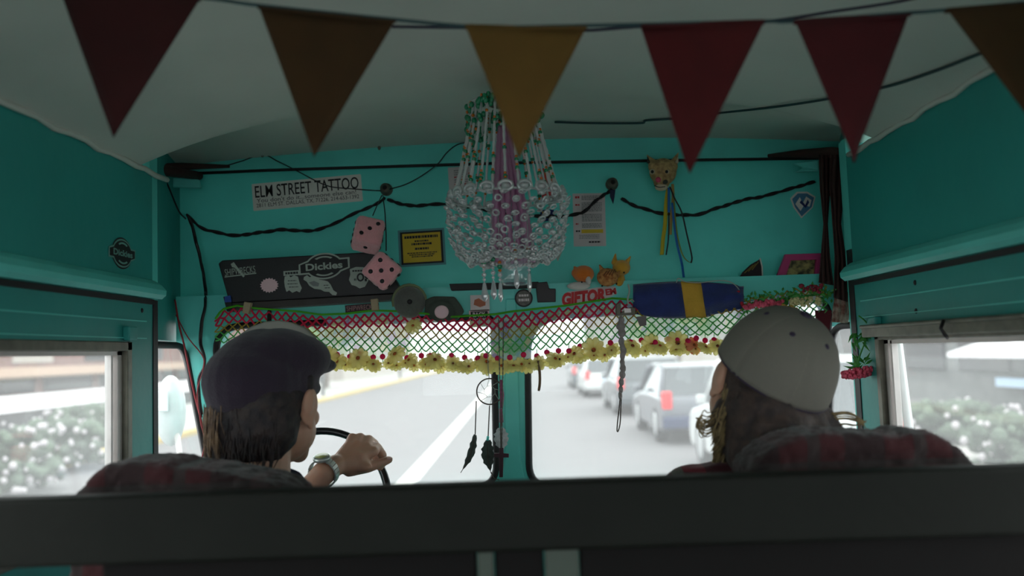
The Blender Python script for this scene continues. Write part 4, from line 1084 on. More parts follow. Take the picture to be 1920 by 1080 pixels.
mb = MB(); mb.prism([at(x, y, 2.083) for x, y in ((1468, 524), (1480, 486), (1531, 484), (1528, 520))], (0, .003, 0)); mb.build('picture', mat('foliage_picture', srgb(165, 155, 95), .5, scale=70, col2=srgb(40, 50, 28)), pf)

# ---- flower garland over the right of the frame
LEAF = mat('plastic_leaves', srgb(60, 150, 55), .6, var=.5, scale=40); ROSE = mat('pink_flowers', srgb(225, 90, 115), .8, var=.3, scale=60); BLM = mat('cream_petals', srgb(215, 205, 150), .8)
gl_ = empty('flower_garland', at(1480, 560, 1.97), 'garland of green leaves with pink and cream flowers over the right of the frame', 'garland')
rnd = random.Random(11)
mb = MB()
for i in range(150):
    x = rnd.uniform(1390, 1560); y = 572 - (x - 1390) * .14 + rnd.uniform(-16, 12); p = at(x, y, 1.975 + rnd.uniform(-.015, .02))
    a = rnd.uniform(0, 2 * PI); l_ = rnd.uniform(.008, .016)
    q = p + Vector((math.cos(a) * l_, rnd.uniform(-.006, .006), math.sin(a) * l_)); s_ = (q - p).cross(Vector((0, 1, 0))).normalized() * .003
    mb.prism([p, (p + q) / 2 + s_, q, (p + q) / 2 - s_], (0, .0008, 0))
mb.build('leaves', LEAF, gl_)
mb = MB(); mb.tube(spline([at(x, 572 - (x - 1390) * .14, 1.985) for x in range(1388, 1565, 20)], 3), .003); mb.build('stem', LEAF, gl_)
def posy(cx, cy, w_, h_, n, m_, nm, r=.0045, Y=1.96):
    mb = MB()
    for i in range(n):
        mb.ball(at(cx + rnd.uniform(-w_, w_), cy + rnd.uniform(-h_, h_), Y + rnd.uniform(-.008, .008)), r * rnd.uniform(.7, 1.2), 6, 5)
    return mb.build(nm, m_, gl_)
posy(1442, 570, 26, 6, 60, ROSE, 'pink_flowers'); posy(1405, 575, 10, 4, 18, ROSE, 'pink_flowers'); posy(1510, 566, 28, 8, 50, BLM, 'cream_flowers'); posy(1480, 577, 14, 4, 18, mat('amber_petals', srgb(205, 160, 60), .8), 'amber_flowers')
posy(1520, 541, 22, 7, 28, mat('dark_red_berries', srgb(150, 40, 60), .7), 'berries', .004)
mb = MB(); mb.prism([at(x, y, 1.98) for x, y in ((1529, 582), (1560, 582), (1554, 628), (1532, 622))], (0, .004, 0))
tag(mb.build('felt_tag', mat('maroon_felt', srgb(92, 22, 34), .9, bump=.3)), 'small maroon felt tag hanging right of the cream cap', 'tag')

# ---- hanging plastic flower at the right pillar
hf = empty('hanging_flower', at(1610, 640, 1.86), 'fake green sprig with coral pink blossoms hanging by the right pillar', 'flower')
X_ = lambda x, y, Y=1.84: at(x, y, Y)
mb = MB(); mb.tube(spline([X_(1610, 592), X_(1622, 602), X_(1628, 615), X_(1622, 640), X_(1612, 668), X_(1608, 690)], 6), .0016); mb.tube(spline([X_(1615, 596), X_(1632, 612), X_(1636, 640)], 6), .0012); mb.build('stem', LEAF, hf)
mb = MB()
for i in range(70):
    g = rnd.random(); cx, cy = ((1627, 628) if g < .45 else ((1606, 636) if g < .6 else (1612, 688)))
    p = X_(cx + rnd.uniform(-10, 10), cy + rnd.uniform(-14, 10), 1.84 + rnd.uniform(-.02, .02)); a = rnd.uniform(-.9 * PI, -.1 * PI) if g < .6 else rnd.uniform(0, PI); l_ = rnd.uniform(.012, .028)
    q = p + Vector((math.cos(a) * l_, rnd.uniform(-.008, .008), math.sin(a) * l_)); s_ = (q - p).cross(Vector((0, 1, 0))).normalized() * .0028
    mb.prism([p, p.lerp(q, .4) + s_, q, p.lerp(q, .4) - s_], (0, .0008, 0))
mb.build('leaves', LEAF, hf)
mb = MB()
for i in range(120):
    u = rnd.uniform(-1, 1); mb.ball(X_(1610 + u * 30, 699 - 5 * u + rnd.uniform(-1, 1) * 9 * math.sqrt(1 - u * u * .7), 1.835 + rnd.uniform(-.012, .012)), rnd.uniform(.003, .005), 6, 5)
mb.build('blossoms', ROSE, hf)
# ================================================================== chandelier
CX, CY = at(950, 370, 1.66).x, 1.66
zc = lambda py: at(950, py, CY).z
ACR = sheer('clear_acrylic', (.92, .95, .95, 1), .30, .12, .45)
BEADW = sheer('frosted_white_beads', (.9, .92, .92, 1), .12, .25, .25)
GRN = mat('green_glass_beads', srgb(10, 135, 90), .15, spec=.9); AMB = mat('amber_beads', srgb(205, 110, 30), .25)
PINKC = sheer('pink_beads', (.78, .36, .62, 1), .18, .3, .2)
ch = empty('chandelier', (CX, CY, ceil_z(CX, CY)), 'beaded acrylic chandelier with green beads and a pink core hanging from the ceiling', 'chandelier')
k_ = CY / FPX
def cc(r, a, z): return Vector((CX + r * math.cos(a), CY + r * math.sin(a), z))
z0, z1, z2 = zc(196), zc(372), zc(488)
r0, r1 = 66 * k_, 112 * k_
mb = MB(); mb.tube([(CX, CY, ceil_z(CX, CY)), (CX, CY, zc(200))], .004, 8); mb.lathe([(.001, zc(200) + .012), (.03, zc(200) + .012), (.03, zc(200) + .004), (.001, zc(200) + .004)], (CX, CY, 0), 18); mb.build('ceiling_hook', ALU_D, ch)
mb = MB(); mb.tube([cc(r0, i * PI / 16, z0) for i in range(32)], .003, 6, closed=True)
for i in range(4): mb.tube([cc(r0, i * PI / 2, z0), (CX, CY, zc(200) + .006)], .002)
mb.build('top_ring', ACR, ch)
mb = MB(); mb.tube([cc(r1 * .93, i * PI / 24, z1) for i in range(48)], .0028, 6, closed=True); mb.build('hoop', ACR, ch)
rnd = random.Random(3)
NS = 26
gb = MB(); ab = MB()
for i in range(NS):
    a = 2 * PI * (i + .5) / NS
    mb = MB(); pts = []
    for j in range(24):
        u = j / 23; r = r0 * .9 + (r1 * .9 - r0 * .9) * (u ** 1.15); z = z0 + (z1 - z0) * u
        pts.append(cc(r, a, z))
    mb.tube(pts, [.0024 if q % 2 else .0034 for q in range(24)], 6)
    for q in range(3):
        u = rnd.uniform(.15, .95); p = pts[int(u * 23)]
        gb.ball(p, .0045, 7, 5); ab.ball(p + Vector((0, 0, .006)), .003, 6, 4); ab.ball(p - Vector((0, 0, .006)), .003, 6, 4)
    mb.build('bead_strand', BEADW, ch)
# drooping clusters of green leaf beads around the top ring
for i in range(230):
    a = rnd.uniform(0, 2 * PI); p = cc(r0 * rnd.uniform(.85, 1.15), a, z0 - abs(rnd.gauss(0, .022)) - (.03 if math.cos(a) < -.6 and rnd.random() < .6 else 0) + .004)
    if rnd.random() < .7: gb.ball(p, (.0052, .0052, .0065), 6, 4)
    else: ab.ball(p, .0035, 6, 4)
gb.build('green_beads', GRN, ch)['kind'] = 'stuff'; ab.build('amber_beads', AMB, ch)['kind'] = 'stuff'
# scalloped collar
mb = MB()
for i in range(20):
    a = 2 * PI * i / 20; c = cc(r1 * .96, a, z1 + .004); t_ = Vector((-math.sin(a), math.cos(a), 0)); n_ = Vector((math.cos(a), math.sin(a), 0))
    mb.tube([c + t_ * (.013 * math.cos(q * PI / 6)) + Vector((0, 0, .009 * math.sin(q * PI / 6))) + n_ * .002 for q in range(12)], .0034, 6, closed=True)
    mb.ball(c, (.009, .009, .006), 8, 5)
mb.build('collar', ACR, ch)
# bowl of linked acrylic beads
def bowl(u):     # u 0..1 -> radius, z
    return r1 * (1.02 * math.cos(u * .95) ** .8), z1 - .008 - (z1 - z2 - .008) * math.sin(u * PI / 2) ** 1.0
for i in range(22):
    a = 2 * PI * i / 22; mb = MB()
    for j in range(15):
        u = j / 14; r, z = bowl(u); c = cc(r * rnd.uniform(.97, 1.03), a + (.0 if j % 2 else .5 * 2 * PI / 22) + rnd.uniform(-.04, .04), z + rnd.uniform(-.002, .002))
        t_ = Vector((-math.sin(a), math.cos(a), 0)); n_ = Vector((math.cos(a), math.sin(a), 0)) * rnd.uniform(.2, 1) + Vector((0, 0, 1)) * rnd.uniform(.3, 1)
        mb.tube([c + t_ * (.0062 * math.cos(q * PI / 4)) + n_ * (.0060 * math.sin(q * PI / 4)) for q in range(8)], .0021, 5, closed=True)
        if rnd.random() < .6: mb.ball(c + t_ * rnd.uniform(-.004, .004), rnd.uniform(.003, .0055), 6, 4)
    mb.build('bowl_chain', ACR, ch)
# swags along the bottom
mb = MB(); r, z = bowl(1.0)
for i in range(10):
    a0 = 2 * PI * i / 10; P = [cc(r * 1.04, a0 + 2 * PI / 10 * q / 8, z + .010 - .016 * math.sin(PI * q / 8)) for q in range(9)]
    for p in P: mb.ball(p, .0052, 7, 5)
mb.build('bottom_swag', ACR, ch)
# pink core of bead strings
pz0, pz1 = zc(238), zc(492)
for i in range(15):
    a = 2 * PI * i / 15; mb = MB(); P = []
    for j in range(30):
        u = j / 29; rr = (.008 + .034 * min(1, u * 1.15) ** .9) * (1 if i % 2 else .8)
        P.append(cc(rr, a, pz0 + (pz1 - pz0) * u) + Vector((.010 * (u), 0, 0)))
    mb.tube(P, [.0046 if q % 2 else .0062 for q in range(30)], 6); mb.build('pink_strand', PINKC, ch)
mb = MB(); mb.lathe([(.001, 0), (.026, 0), (.03, .01), (.03, .05), (.026, .055), (.001, .055)], (CX + .012, CY, zc(535)), 20); mb.build('clear_cup', sheer('clear_cup_plastic', (.75, .85, .95, 1), .7, .1, .5), ch)
# crystal drops
CRY = sheer('faceted_crystal', (.97, .97, 1, 1), .12, .06, .5)
for px, pyt, pyb, fat in ((908, 492, 566, 12), (925, 486, 562, 11), (938, 500, 566, 8), (968, 476, 542, 10), (992, 474, 548, 8), (1006, 300, 330, 5)):
    if px > 1000: continue
    c = lambda y: at(px, y, CY - .05)
    d = MB(); L_ = pyb - pyt
    yb = pyb; yt = pyb - 36
    ztop, zb = c(yt).z, c(yb).z; cx_ = c(yt).x; cw = fat * .5 * k_ * 1.15
    d.lathe([(.0012, ztop), (.003, ztop - .002), (cw, zb + .012), (cw * .9, zb + .008), (.001, zb)], (cx_, CY - .05, 0), 7)
    for p in d.b.faces: p.smooth = False
    o = d.build('crystal_drop', CRY, ch)
    for p in o.data.polygons: p.use_smooth = False
    mb = MB(); n_ = 4
    for q in range(n_): mb.ball((cx_, CY - .05, ztop + .006 + q * .009), .0045 if q % 2 else .0032, 8, 6)
    mb.tube([(cx_, CY - .05, ztop), (cx_, CY - .05, c(pyt).z), (CX + (cx_ - CX) * 1.0, CY - .05, zc(400))], .0009, 4)
    mb.build('crystal_beads', CRY, o)
    mb = MB(); zg = c(pyt).z; mb.ball((cx_, CY - .05, zg), .0055, 8, 6); mb.build('green_bead', GRN, o)
    mb = MB(); mb.ball((cx_, CY - .05, zg + .008), .0036, 8, 6); mb.ball((cx_, CY - .05, zg - .007), .0034, 8, 6); mb.build('amber_bead', AMB, o)
mb = MB(); mb.prism([at(x, y, CY + .05) for x, y in ((1036, 452), (1052, 446), (1055, 470), (1046, 490), (1040, 478))], (0, .004, 0)); mb.build('hanging_tag', GREYST, ch)

# ================================================================== crochet valance
NETY = 1.985
vl = empty('crochet_valance', at(960, 590, NETY), 'crochet net valance in pink, yellow and green with pompoms and flowers along the windshield', 'valance')
def interp(P, x):
    for (a, b), (c, d) in zip(P, P[1:]):
        if x <= c: return b + (d - b) * max(0, (x - a)) / (c - a)
    return P[-1][1]
TOP = [(404, 602), (416, 584), (444, 577), (480, 582), (560, 588), (600, 594), (650, 592), (700, 586), (760, 588), (850, 598), (930, 593), (960, 588), (1060, 577), (1150, 563), (1185, 566), (1300, 575), (1400, 560), (1480, 545), (1552, 530)]
BOT = [(404, 640), (480, 655), (600, 655), (650, 658), (700, 660), (800, 660), (880, 662), (960, 662), (1020, 655), (1100, 642), (1200, 632), (1350, 628), (1450, 610), (1552, 590)]
mats = {'pink': sheer('pink_yarn', srgb(228, 50, 95), 0, .6, .02), 'gold': sheer('mustard_yarn', srgb(190, 165, 70), 0, .6, .02), 'green': sheer('green_yarn', srgb(105, 205, 115), 0, .6, .02), 'lime': sheer('lime_cord', srgb(95, 200, 45), 0, .6, .02)}
NR = 8; dx = 16.5; NC = int((1552 - 404) / dx)
rnd = random.Random(21)
G = {}
for j in range(NR + 1):
    for i in range(NC + 1):
        x = 404 + (i + .5 * (j % 2)) * dx; v = j / NR
        # the lace hangs in gentle swags
        x_ = x + rnd.uniform(-1.5, 1.5); y_ = interp(TOP, x) * (1 - v) + interp(BOT, x) * v + rnd.uniform(-1.4, 1.4)
        G[i, j] = at(x_, y_, NETY + .006 * math.sin(x * .035) + rnd.uniform(-.003, .003))
bands = {'pink': MB(), 'gold': MB(), 'green': MB()}
for j in range(NR):
    for i in range(NC + 1):
        x = 404 + i * dx
        for di in ((0, 1) if j % 2 else (-1, 0)):
            if (i + di, j + 1) in G:
                lim1, lim2 = (3, 5) if x < 1180 else (0, 3)
                if 470 < x < 560: lim1 = 2
                key = 'pink' if j < lim1 else ('gold' if j < lim2 else 'green')
                a, b = G[i, j], G[i + di, j + 1]
                mid = (a + b) / 2 + Vector((0, 0, -.0008))
                bands[key].tube([a, mid, b], .0016 if key != 'pink' else .0023, 5, cap=False)
for k, b in bands.items(): b.build(k + '_net', mats[k], vl)
mb = MB(); mb.tube([at(x, interp(TOP, x) - (4 if x < 1190 else 0) , NETY - .004) for x in range(404, 1190, 8)], .0026, 6); mb.build('lime_cord', mats['lime'], vl)
POM = sheer('pink_pompom', srgb(240, 50, 115), 0, .6, .02)
PET = sheer('pale_yellow_petals', srgb(255, 246, 175), .22, .6, .02); HRT = mat('orange_brown_flower_heart', srgb(190, 95, 30), .8, col2=srgb(60, 30, 20), scale=150)
x = 632; i = 0
while x < 1345:
    yb = interp(BOT, x)
    if not (1150 < x < 1168):
        drop = 8 + 3 * math.sin(i * 2.3)
        p = at(x, yb + drop, NETY - .006 + rnd.uniform(-.004, .004))
        mb = MB(); mb.ball(p, .0066, 10, 7)
        o = mb.build('pompom', POM, vl)
        mb = MB(); mb.tube([at(x, yb - 2, NETY), p, at(x + 1, yb + drop + 13, NETY - .004)], .0009, 4, cap=False); mb.build('thread', mats['green'], o)
    i += 1; x += rnd.uniform(14, 27)
FL = [(616, 668, 15), (634, 679, 14), (672, 672, 16), (700, 684, 11), (742, 665, 16), (768, 676, 13), (775, 612, 13), (800, 684, 12), (815, 676, 15), (848, 682, 13), (872, 688, 13), (912, 680, 17), (940, 687, 13), (963, 688, 13), (992, 686, 13), (1012, 680, 11), (1040, 674, 14), (1078, 664, 14), (1112, 655, 18), (1148, 656, 12), (1185, 650, 15), (1220, 645, 15), (1237, 650, 13), (1270, 643, 19), (1300, 648, 14), (1322, 652, 13), (1345, 650, 14)]
rf = random.Random(77); xx_ = 612
while xx_ < 1350:          # smaller blossoms that fill the fringe between the large ones
    FL.append((xx_, interp(BOT, xx_) + rf.uniform(20, 29), rf.uniform(8, 12))); xx_ += rf.uniform(14, 26)
for n_, (px, py, rr) in enumerate(FL):
    c = at(px, py, NETY - .012 + rnd.uniform(-.006, .006)); R_ = rr * 1.3 * NETY / FPX
    tx, tz = rnd.uniform(-.5, .5), rnd.uniform(-.7, .3) - (.5 if n_ % 3 == 1 else 0)
    Mf = Matrix.Translation(c) @ Matrix.Rotation(PI / 2 + tz, 4, 'X') @ Matrix.Rotation(tx, 4, 'Y')
    mb = MB(); NP = 9
    for q in range(NP):
        a = 2 * PI * q / NP + n_
        Mp = Mf @ Matrix.Rotation(a, 4, 'Z') @ Matrix.Translation((R_ * .58, 0, .001)) @ Matrix.Rotation(.3, 4, 'Y')
        mb.ball((0, 0, 0), (R_ * .5, R_ * .33, R_ * .08), 8, 5, Mp)
    o = mb.build('flower', PET if n_ not in (24,) else sheer('coral_petals', srgb(250, 175, 130), .1, .6, .02), vl)
    mb = MB(); mb.ball((0, 0, R_ * .12), (R_ * .24, R_ * .24, R_ * .14), 8, 5, Mf); mb.build('flower_heart', HRT, o)
# sheer flowered fabric behind the net
SH = sheer('sheer_flowered_fabric', (1, 1, 1, 1), .38, .5, .02, voro=(48, [(.95, .95, .95, 1), (.62, .48, .80, 1), (.92, .90, .92, 1), (.93, .90, .55, 1), (.97, .95, .97, 1), (.55, .75, .5, 1), (.93, .93, .95, 1), (.6, .75, .9, 1)]))
mb = MB(); V = []
for x in range(612, 1552, 10):
    V.append([mb.b.verts.new(at(x, interp(TOP, x) + 6 + (interp(BOT, x) - interp(TOP, x) + 8) * j / 4, NETY + .028 + .005 * math.sin(x * .09 + j * .2))) for j in range(5)])
for a, b in zip(V, V[1:]):
    for j in range(4): mb.b.faces.new([a[j], b[j], b[j + 1], a[j + 1]])
tag(mb.build('sheer_valance', SH, smooth=True), 'sheer pastel flowered fabric hanging behind the crochet net', 'curtain')

# grey rear-view mirror in front of the left pane
rm = empty('rear_view_mirror', at(500, 620, 1.8), 'large grey backed mirror behind the dark cap of the driver', 'mirror')
o_ = [(440, 640), (450, 626), (470, 612), (495, 603), (520, 600), (545, 604), (570, 614), (590, 632), (592, 650), (440, 652)]
mb = MB(); mb.prism([at(x, y, 1.78) for x, y in o_], (0, .02, 0)); mb.build('mirror_shell', mat('grey_plastic', srgb(150, 148, 140), .6), rm, bevel=.004)
mb = MB(); mb.tube([at(505, 610, 1.8), at(505, 590, 2.0), at(505, 584, 2.05)], .005, 8); mb.build('arm', RUBBER, rm)

# ================================================================== things hanging at the post
DC = 1.96
dk = mat('dark_thong', srgb(75, 62, 55), .8); PKB = mat('pink_grey_beads', srgb(150, 70, 110), .7, var=.6, scale=200)
dc = empty('dream_catcher', at(916, 735, DC), 'small dream catcher hoop with three feathers hanging left of the windshield post', 'dream catcher')
c = at(918, 734, DC); rr = 24 * DC / FPX
mb = MB(); mb.tube([c + Vector((rr * math.cos(a), 0, rr * math.sin(a))) for a in [i * PI / 16 for i in range(32)]], .0017, 6, closed=True); mb.build('hoop', dk, dc)
mb = MB()
for q in range(8):
    a = q * PI / 4; mb.tube([c + Vector((rr * math.cos(a), 0, rr * math.sin(a))), c + Vector((rr * .45 * math.cos(a + .4), 0, rr * .45 * math.sin(a + .4)))], .0005, 4)
mb.tube([c + Vector((rr * .45 * math.cos(q * PI / 4 + .4), 0, rr * .45 * math.sin(q * PI / 4 + .4))) for q in range(8)], .0005, 4, closed=True)
mb.build('web', GREYST, dc)
mb = MB(); mb.tube([c + Vector((0, 0, rr)), at(915, 690, DC), at(914, 610, DC)], .0008, 4); mb.build('hanging_thread', GREYST, dc)
mb = MB(); mb.tube([at(939, 712, DC - .004), at(941, 740, DC - .004), at(940, 765, DC - .004)], [.003, .005, .004], 8); mb.tube([at(939, 766, DC - .004), at(940, 792, DC - .004)], [.004, .005], 8); mb.build('beaded_wrap', PKB, dc)
FE = mat('grey_feather', srgb(75, 88, 82), .85, var=.6, scale=120); FEW = mat('white_grey_feather', srgb(200, 205, 205), .85, var=.5, scale=80)
def feather(top, tie, tip, w_, m_, label, bend=0):
    A, B, Cc = (at(x, y, DC - .006) for x, y in (top, tie, tip))
    mb = MB(); mb.tube([A, B], .0013, 5); s_ = mb.build('thong', dk, dc)
    mb = MB(); V = []
    ax = (Cc - B); side = Vector((-ax.z, 0, ax.x)).normalized()
    for q in range(13):
        u = q / 12; p = B.lerp(Cc, u) + side * bend * math.sin(u * PI); ww = w_ * math.sin(min(1, u * 1.05 + .08) * PI) ** .7 * (1 + .18 * math.sin(q * 2.6))
        V.append([mb.b.verts.new(p - side * ww), mb.b.verts.new(p + Vector((0, -.002, 0))), mb.b.verts.new(p + side * ww)])
    for a, b in zip(V, V[1:]):
        for j in (0, 1): mb.b.faces.new([a[j], b[j], b[j + 1], a[j + 1]])
    o = mb.build('feather', m_, dc, smooth=True, solid=.0012); o['label'] = label
    mb = MB(); mb.tube([B.lerp(Cc, u) + side * bend * math.sin(u * PI) + Vector((0, -.0025, 0)) for u in (0, .25, .5, .75, 1)], .0008, 4); mb.build('quill', dk, o)
feather((893, 752), (891, 815), (864, 886), .008, FE, 'long dark grey feather', .006)
feather((918, 760), (915, 825), (921, 888), .014, FE, 'dark fluffy feather', -.004)
feather((940, 792), (939, 802), (941, 850), .016, FEW, 'white feather', .0)
mb = MB(); mb.tube([at(914, 826, DC - .008), at(915, 818, DC - .008)], .003, 8); mb.build('teal_bead', TEAL, dc)
mb = MB(); mb.tube(spline([at(921, 885, DC), at(926, 896, DC), at(936, 900, DC)], 5), .0009, 4); mb.build('quill_end', dk, dc)
# cross on a chain
cr = empty('cross_pendant', at(940, 855, 1.94), 'dark wooden cross on a beaded cord hanging in front of the windshield post', 'cross')
WD = mat('dark_wood', srgb(62, 28, 42), .5)
mb = MB(); mb.prism([at(x, y, 1.94) for x, y in ((936, 840), (944, 840), (944, 850), (954, 851), (954, 858), (944, 858), (943, 895), (936, 895), (936, 858), (926, 857), (926, 850), (936, 850))], (0, .006, 0)); mb.build('cross', WD, cr, bevel=.001)
mb = MB()
for x0, x1 in ((935, 939), (944, 941)):
    P = [at(x0 + (x1 - x0) * u, 598 + (842 - 598) * u, 1.945) for u in [i / 60 for i in range(61)]]
    mb.tube(P, [.0016 if i % 2 else .0009 for i in range(61)], 5)
mb.build('beaded_cord', mat('grey_green_beads', srgb(92, 92, 84), .6), cr)
# brown stick
mb = MB(); mb.tube(spline([at(x, y, 1.97) for x, y in ((1009, 676), (1012, 700), (1012, 720), (1010, 733))], 4), [.0032] * 12 + [.0025], 7)
tag(mb.build('thong_end', mat('brown_leather', srgb(105, 80, 55), .7)), 'short brown leather end hanging below the flowers in the right pane', 'strap')
# latch with a rope of shells
lt = empty('latch_cord', at(1165, 580, 1.96), 'metal clasp with a white cord standing up between the valance and the blue cloth', 'clasp')
mb = MB(); mb.prism([at(x, y, 1.955) for x, y in ((1155, 570), (1164, 566), (1164, 586), (1184, 575), (1192, 578), (1192, 590), (1156, 592))], (0, .02, 0)); mb.build('clasp', mat('brown_grey_metal', srgb(98, 94, 82), .5, metal=.3), lt, bevel=.002)
mb = MB(); mb.prism([at(x, y, 1.95) for x, y in ((1170, 578), (1183, 578), (1184, 586), (1171, 587))], (0, .006, 0)); mb.build('buckle', ALU, lt, bevel=.001)
mb = MB(); mb.tube(spline([at(1178, 572, 1.95), at(1177, 560, 1.95), at(1180, 546, 1.95), at(1178, 533, 1.95)], 5), .0022, 6); mb.tube(spline([at(1178, 566, 1.95), at(1185, 562, 1.95), at(1189, 566, 1.95)], 4), .0015, 6); mb.build('cord', GREYST, lt)
hs = empty('shell_strand', at(1164, 600, 1.95), 'long grey-brown knotted strand of shells hanging in front of the right pane', 'strand')
SHL = mat('shell_grey', srgb(150, 140, 138), .7, var=.4, scale=90)
def shells(m_):
    for y, w_, x_ in ((612, 9, 1164), (624, 8, 1166), (640, 6, 1165), (650, 5, 1167), (658, 6.5, 1169), (668, 5, 1167), (680, 5, 1167), (690, 6, 1168), (702, 6, 1167), (716, 5, 1165), (730, 4.5, 1164), (742, 4, 1163), (600, 6, 1165)):
        m_.ball(at(x_, y, 1.95), (w_ * .00122, .006, .010), 10, 8)
blob('shells', shells, SHL, hs, .0015, 3, .001, 200)
mb = MB(); mb.tube(spline([at(x, y, 1.95) for x, y in ((1163, 742), (1161, 765), (1158, 790), (1157, 808), (1160, 806), (1163, 790), (1164, 765), (1165, 745))], 5), .0014, 5); mb.build('cord_loop', dk, hs)
mb = MB(); mb.prism([at(x, y, 1.96) for x, y in ((1193, 594), (1212, 592), (1212, 610), (1200, 612))], (0, .004, 0)); tag(mb.build('cloth_tab', mat('grey_brown_cloth', srgb(120, 112, 112), .9)), 'small grey-brown tab showing below the blue cloth at its left', 'tab')
# ================================================================== rail behind the seats
YB1 = 1.0
rb = empty('partition', (0, YB1, .6), 'dark olive rail and panels right behind the front seats', 'partition')
mb = MB(); mb.box((-.765, YB1, 1.569), (.725, YB1 + .035, 1.648)); mb.build('top_rail', RAILM, rb, bevel=.006)
POST = mat('grey_green_post', srgb(52, 62, 52), .5)
for x0, x1 in ((895, 926), (1022, 1086)):
    a, b = at(x0, 1060, YB1 + .012).x, at(x1, 1060, YB1 + .012).x
    mb = MB(); mb.box((a, YB1 + .01, .6), (b, YB1 + .028, 1.575)); mb.build('post', POST, rb, bevel=.003)
for x0, x1 in ((190, 893), (928, 1020), (1088, 1935)):
    a, b = at(x0, 1060, YB1 + .012).x, min(.72, at(x1, 1060, YB1 + .012).x)
    mb = MB(); mb.box((a, YB1 + .014, .62), (b, YB1 + .03, 1.572)); mb.build('panel', DARK, rb, bevel=.003)

# ================================================================== seats and blankets
SEAT = mat('seat_vinyl', srgb(40, 38, 40), .6)
def plaid(name, base, dark, line, sc=9.0):
    if name in MATS: return MATS[name]
    m = bpy.data.materials.new(name); m.use_nodes = True; n = m.node_tree.nodes; l = m.node_tree.links
    b = n['Principled BSDF']; b.inputs['Roughness'].default_value = .95; b.inputs['Sheen Weight'].default_value = .15
    t = n.new('ShaderNodeTexCoord'); sp = n.new('ShaderNodeSeparateXYZ'); l.new(t.outputs['Object'], sp.inputs[0])
    def stripe(sock, f, lo, off=0.0):
        a = n.new('ShaderNodeMath'); a.operation = 'MULTIPLY_ADD'; a.inputs[1].default_value = f; a.inputs[2].default_value = off; l.new(sock, a.inputs[0])
        c = n.new('ShaderNodeMath'); c.operation = 'FRACT'; l.new(a.outputs[0], c.inputs[0])
        d = n.new('ShaderNodeMath'); d.operation = 'LESS_THAN'; d.inputs[1].default_value = lo; l.new(c.outputs[0], d.inputs[0]); return d.outputs[0]
    def mix(f, c1, c2, c1s=None):
        m_ = n.new('ShaderNodeMix'); m_.data_type = 'RGBA'
        m_.inputs[6].default_value = c1 if c1s is None else c1; m_.inputs[7].default_value = c2
        if c1s is not None: l.new(c1s, m_.inputs[6])
        q = n.new('ShaderNodeMath'); q.operation = 'MULTIPLY'; q.inputs[1].default_value = .75; l.new(f, q.inputs[0]); l.new(q.outputs[0], m_.inputs[0]); return m_.outputs[2]
    c = mix(stripe(sp.outputs['X'], sc, .38), base, dark)
    c = mix(stripe(sp.outputs['Z'], sc, .38, .2), base, dark, c)
    c = mix(stripe(sp.outputs['X'], sc, .12, .35), base, line, c); c = mix(stripe(sp.outputs['Z'], sc, .06, .6), base, line, c)
    l.new(c, b.inputs['Base Color'])
    ns = n.new('ShaderNodeTexNoise'); ns.inputs['Scale'].default_value = 300; l.new(t.outputs['Object'], ns.inputs['Vector'])
    bp = n.new('ShaderNodeBump'); bp.inputs['Strength'].default_value = .4; bp.inputs['Distance'].default_value = .002; l.new(ns.outputs['Fac'], bp.inputs['Height']); l.new(bp.outputs[0], b.inputs['Normal'])
    MATS[name] = m; return m
PLAID = plaid('dark_red_plaid_blanket', srgb(56, 13, 18), srgb(26, 15, 17), srgb(42, 38, 37), 7)
PLAID2 = plaid('red_flannel', srgb(120, 14, 36), srgb(48, 12, 26), srgb(88, 92, 82), 7)
def seat(label, xa, xb, ztop, Y):
    t = empty('vehicle_seat', ((xa + xb) / 2, Y + .2, .6), label, 'seat', 'front seats')
    mb = MB(); mb.box((xa, Y, .93), (xb, Y + .07, ztop)); mb.build('backrest', SEAT, t, bevel=.03)
    mb = MB(); mb.box((xa, Y + .05, .85), (xb, Y + .5, .92)); mb.build('cushion', SEAT, t, bevel=.03)
    mb = MB(); mb.box((xa + .03, Y + .08, .6), (xb - .03, Y + .45, .85)); mb.build('base', SEAT, t, bevel=.01)
    return t
seat('driver seat under the plaid blanket on the left', -.72, -.36, 1.50, 1.19)
seat('passenger seat under the plaid blanket on the right', .12, .66, 1.52, 1.19)
def blanket(label, pix, Y, thick, zb):
    pts = [at(x, y, Y) for x, y in pix]
    a, b = pts[0], pts[-1]
    P = [Vector((a.x, Y, zb))] + spline(pts, 5) + [Vector((b.x, Y, zb))]
    def fill(m_):
        m_.prism(P, (0, thick, 0))
        for p in spline(pts, 5)[1:-1]: m_.cap(p + Vector((0, .01, -.018)), p + Vector((0, thick - .01, -.018)), .018, .018, 10)
    o = blob('plaid_blanket', fill, PLAID, None, .005, 10, .003, 70)
    displace(o, [(.0025, 240)])
    return tag(o, label, 'blanket', 'plaid blankets over the seats')
blanket('dark red plaid blanket draped over the driver seat at the left', ((128, 955), (150, 925), (175, 897), (195, 875), (230, 867), (270, 866), (300, 867), (325, 875), (370, 880), (430, 889), (480, 899), (520, 911), (545, 935)), 1.17, .11, 1.0)
blanket('dark plaid blanket with a fuzzy hump draped over the passenger seat at the right', ((1425, 872), (1450, 845), (1490, 822), (1530, 813), (1590, 812), (1650, 815), (1694, 817), (1722, 809), (1748, 812), (1780, 830), (1806, 856), (1826, 870), (1846, 890)), 1.17, .11, 1.0)

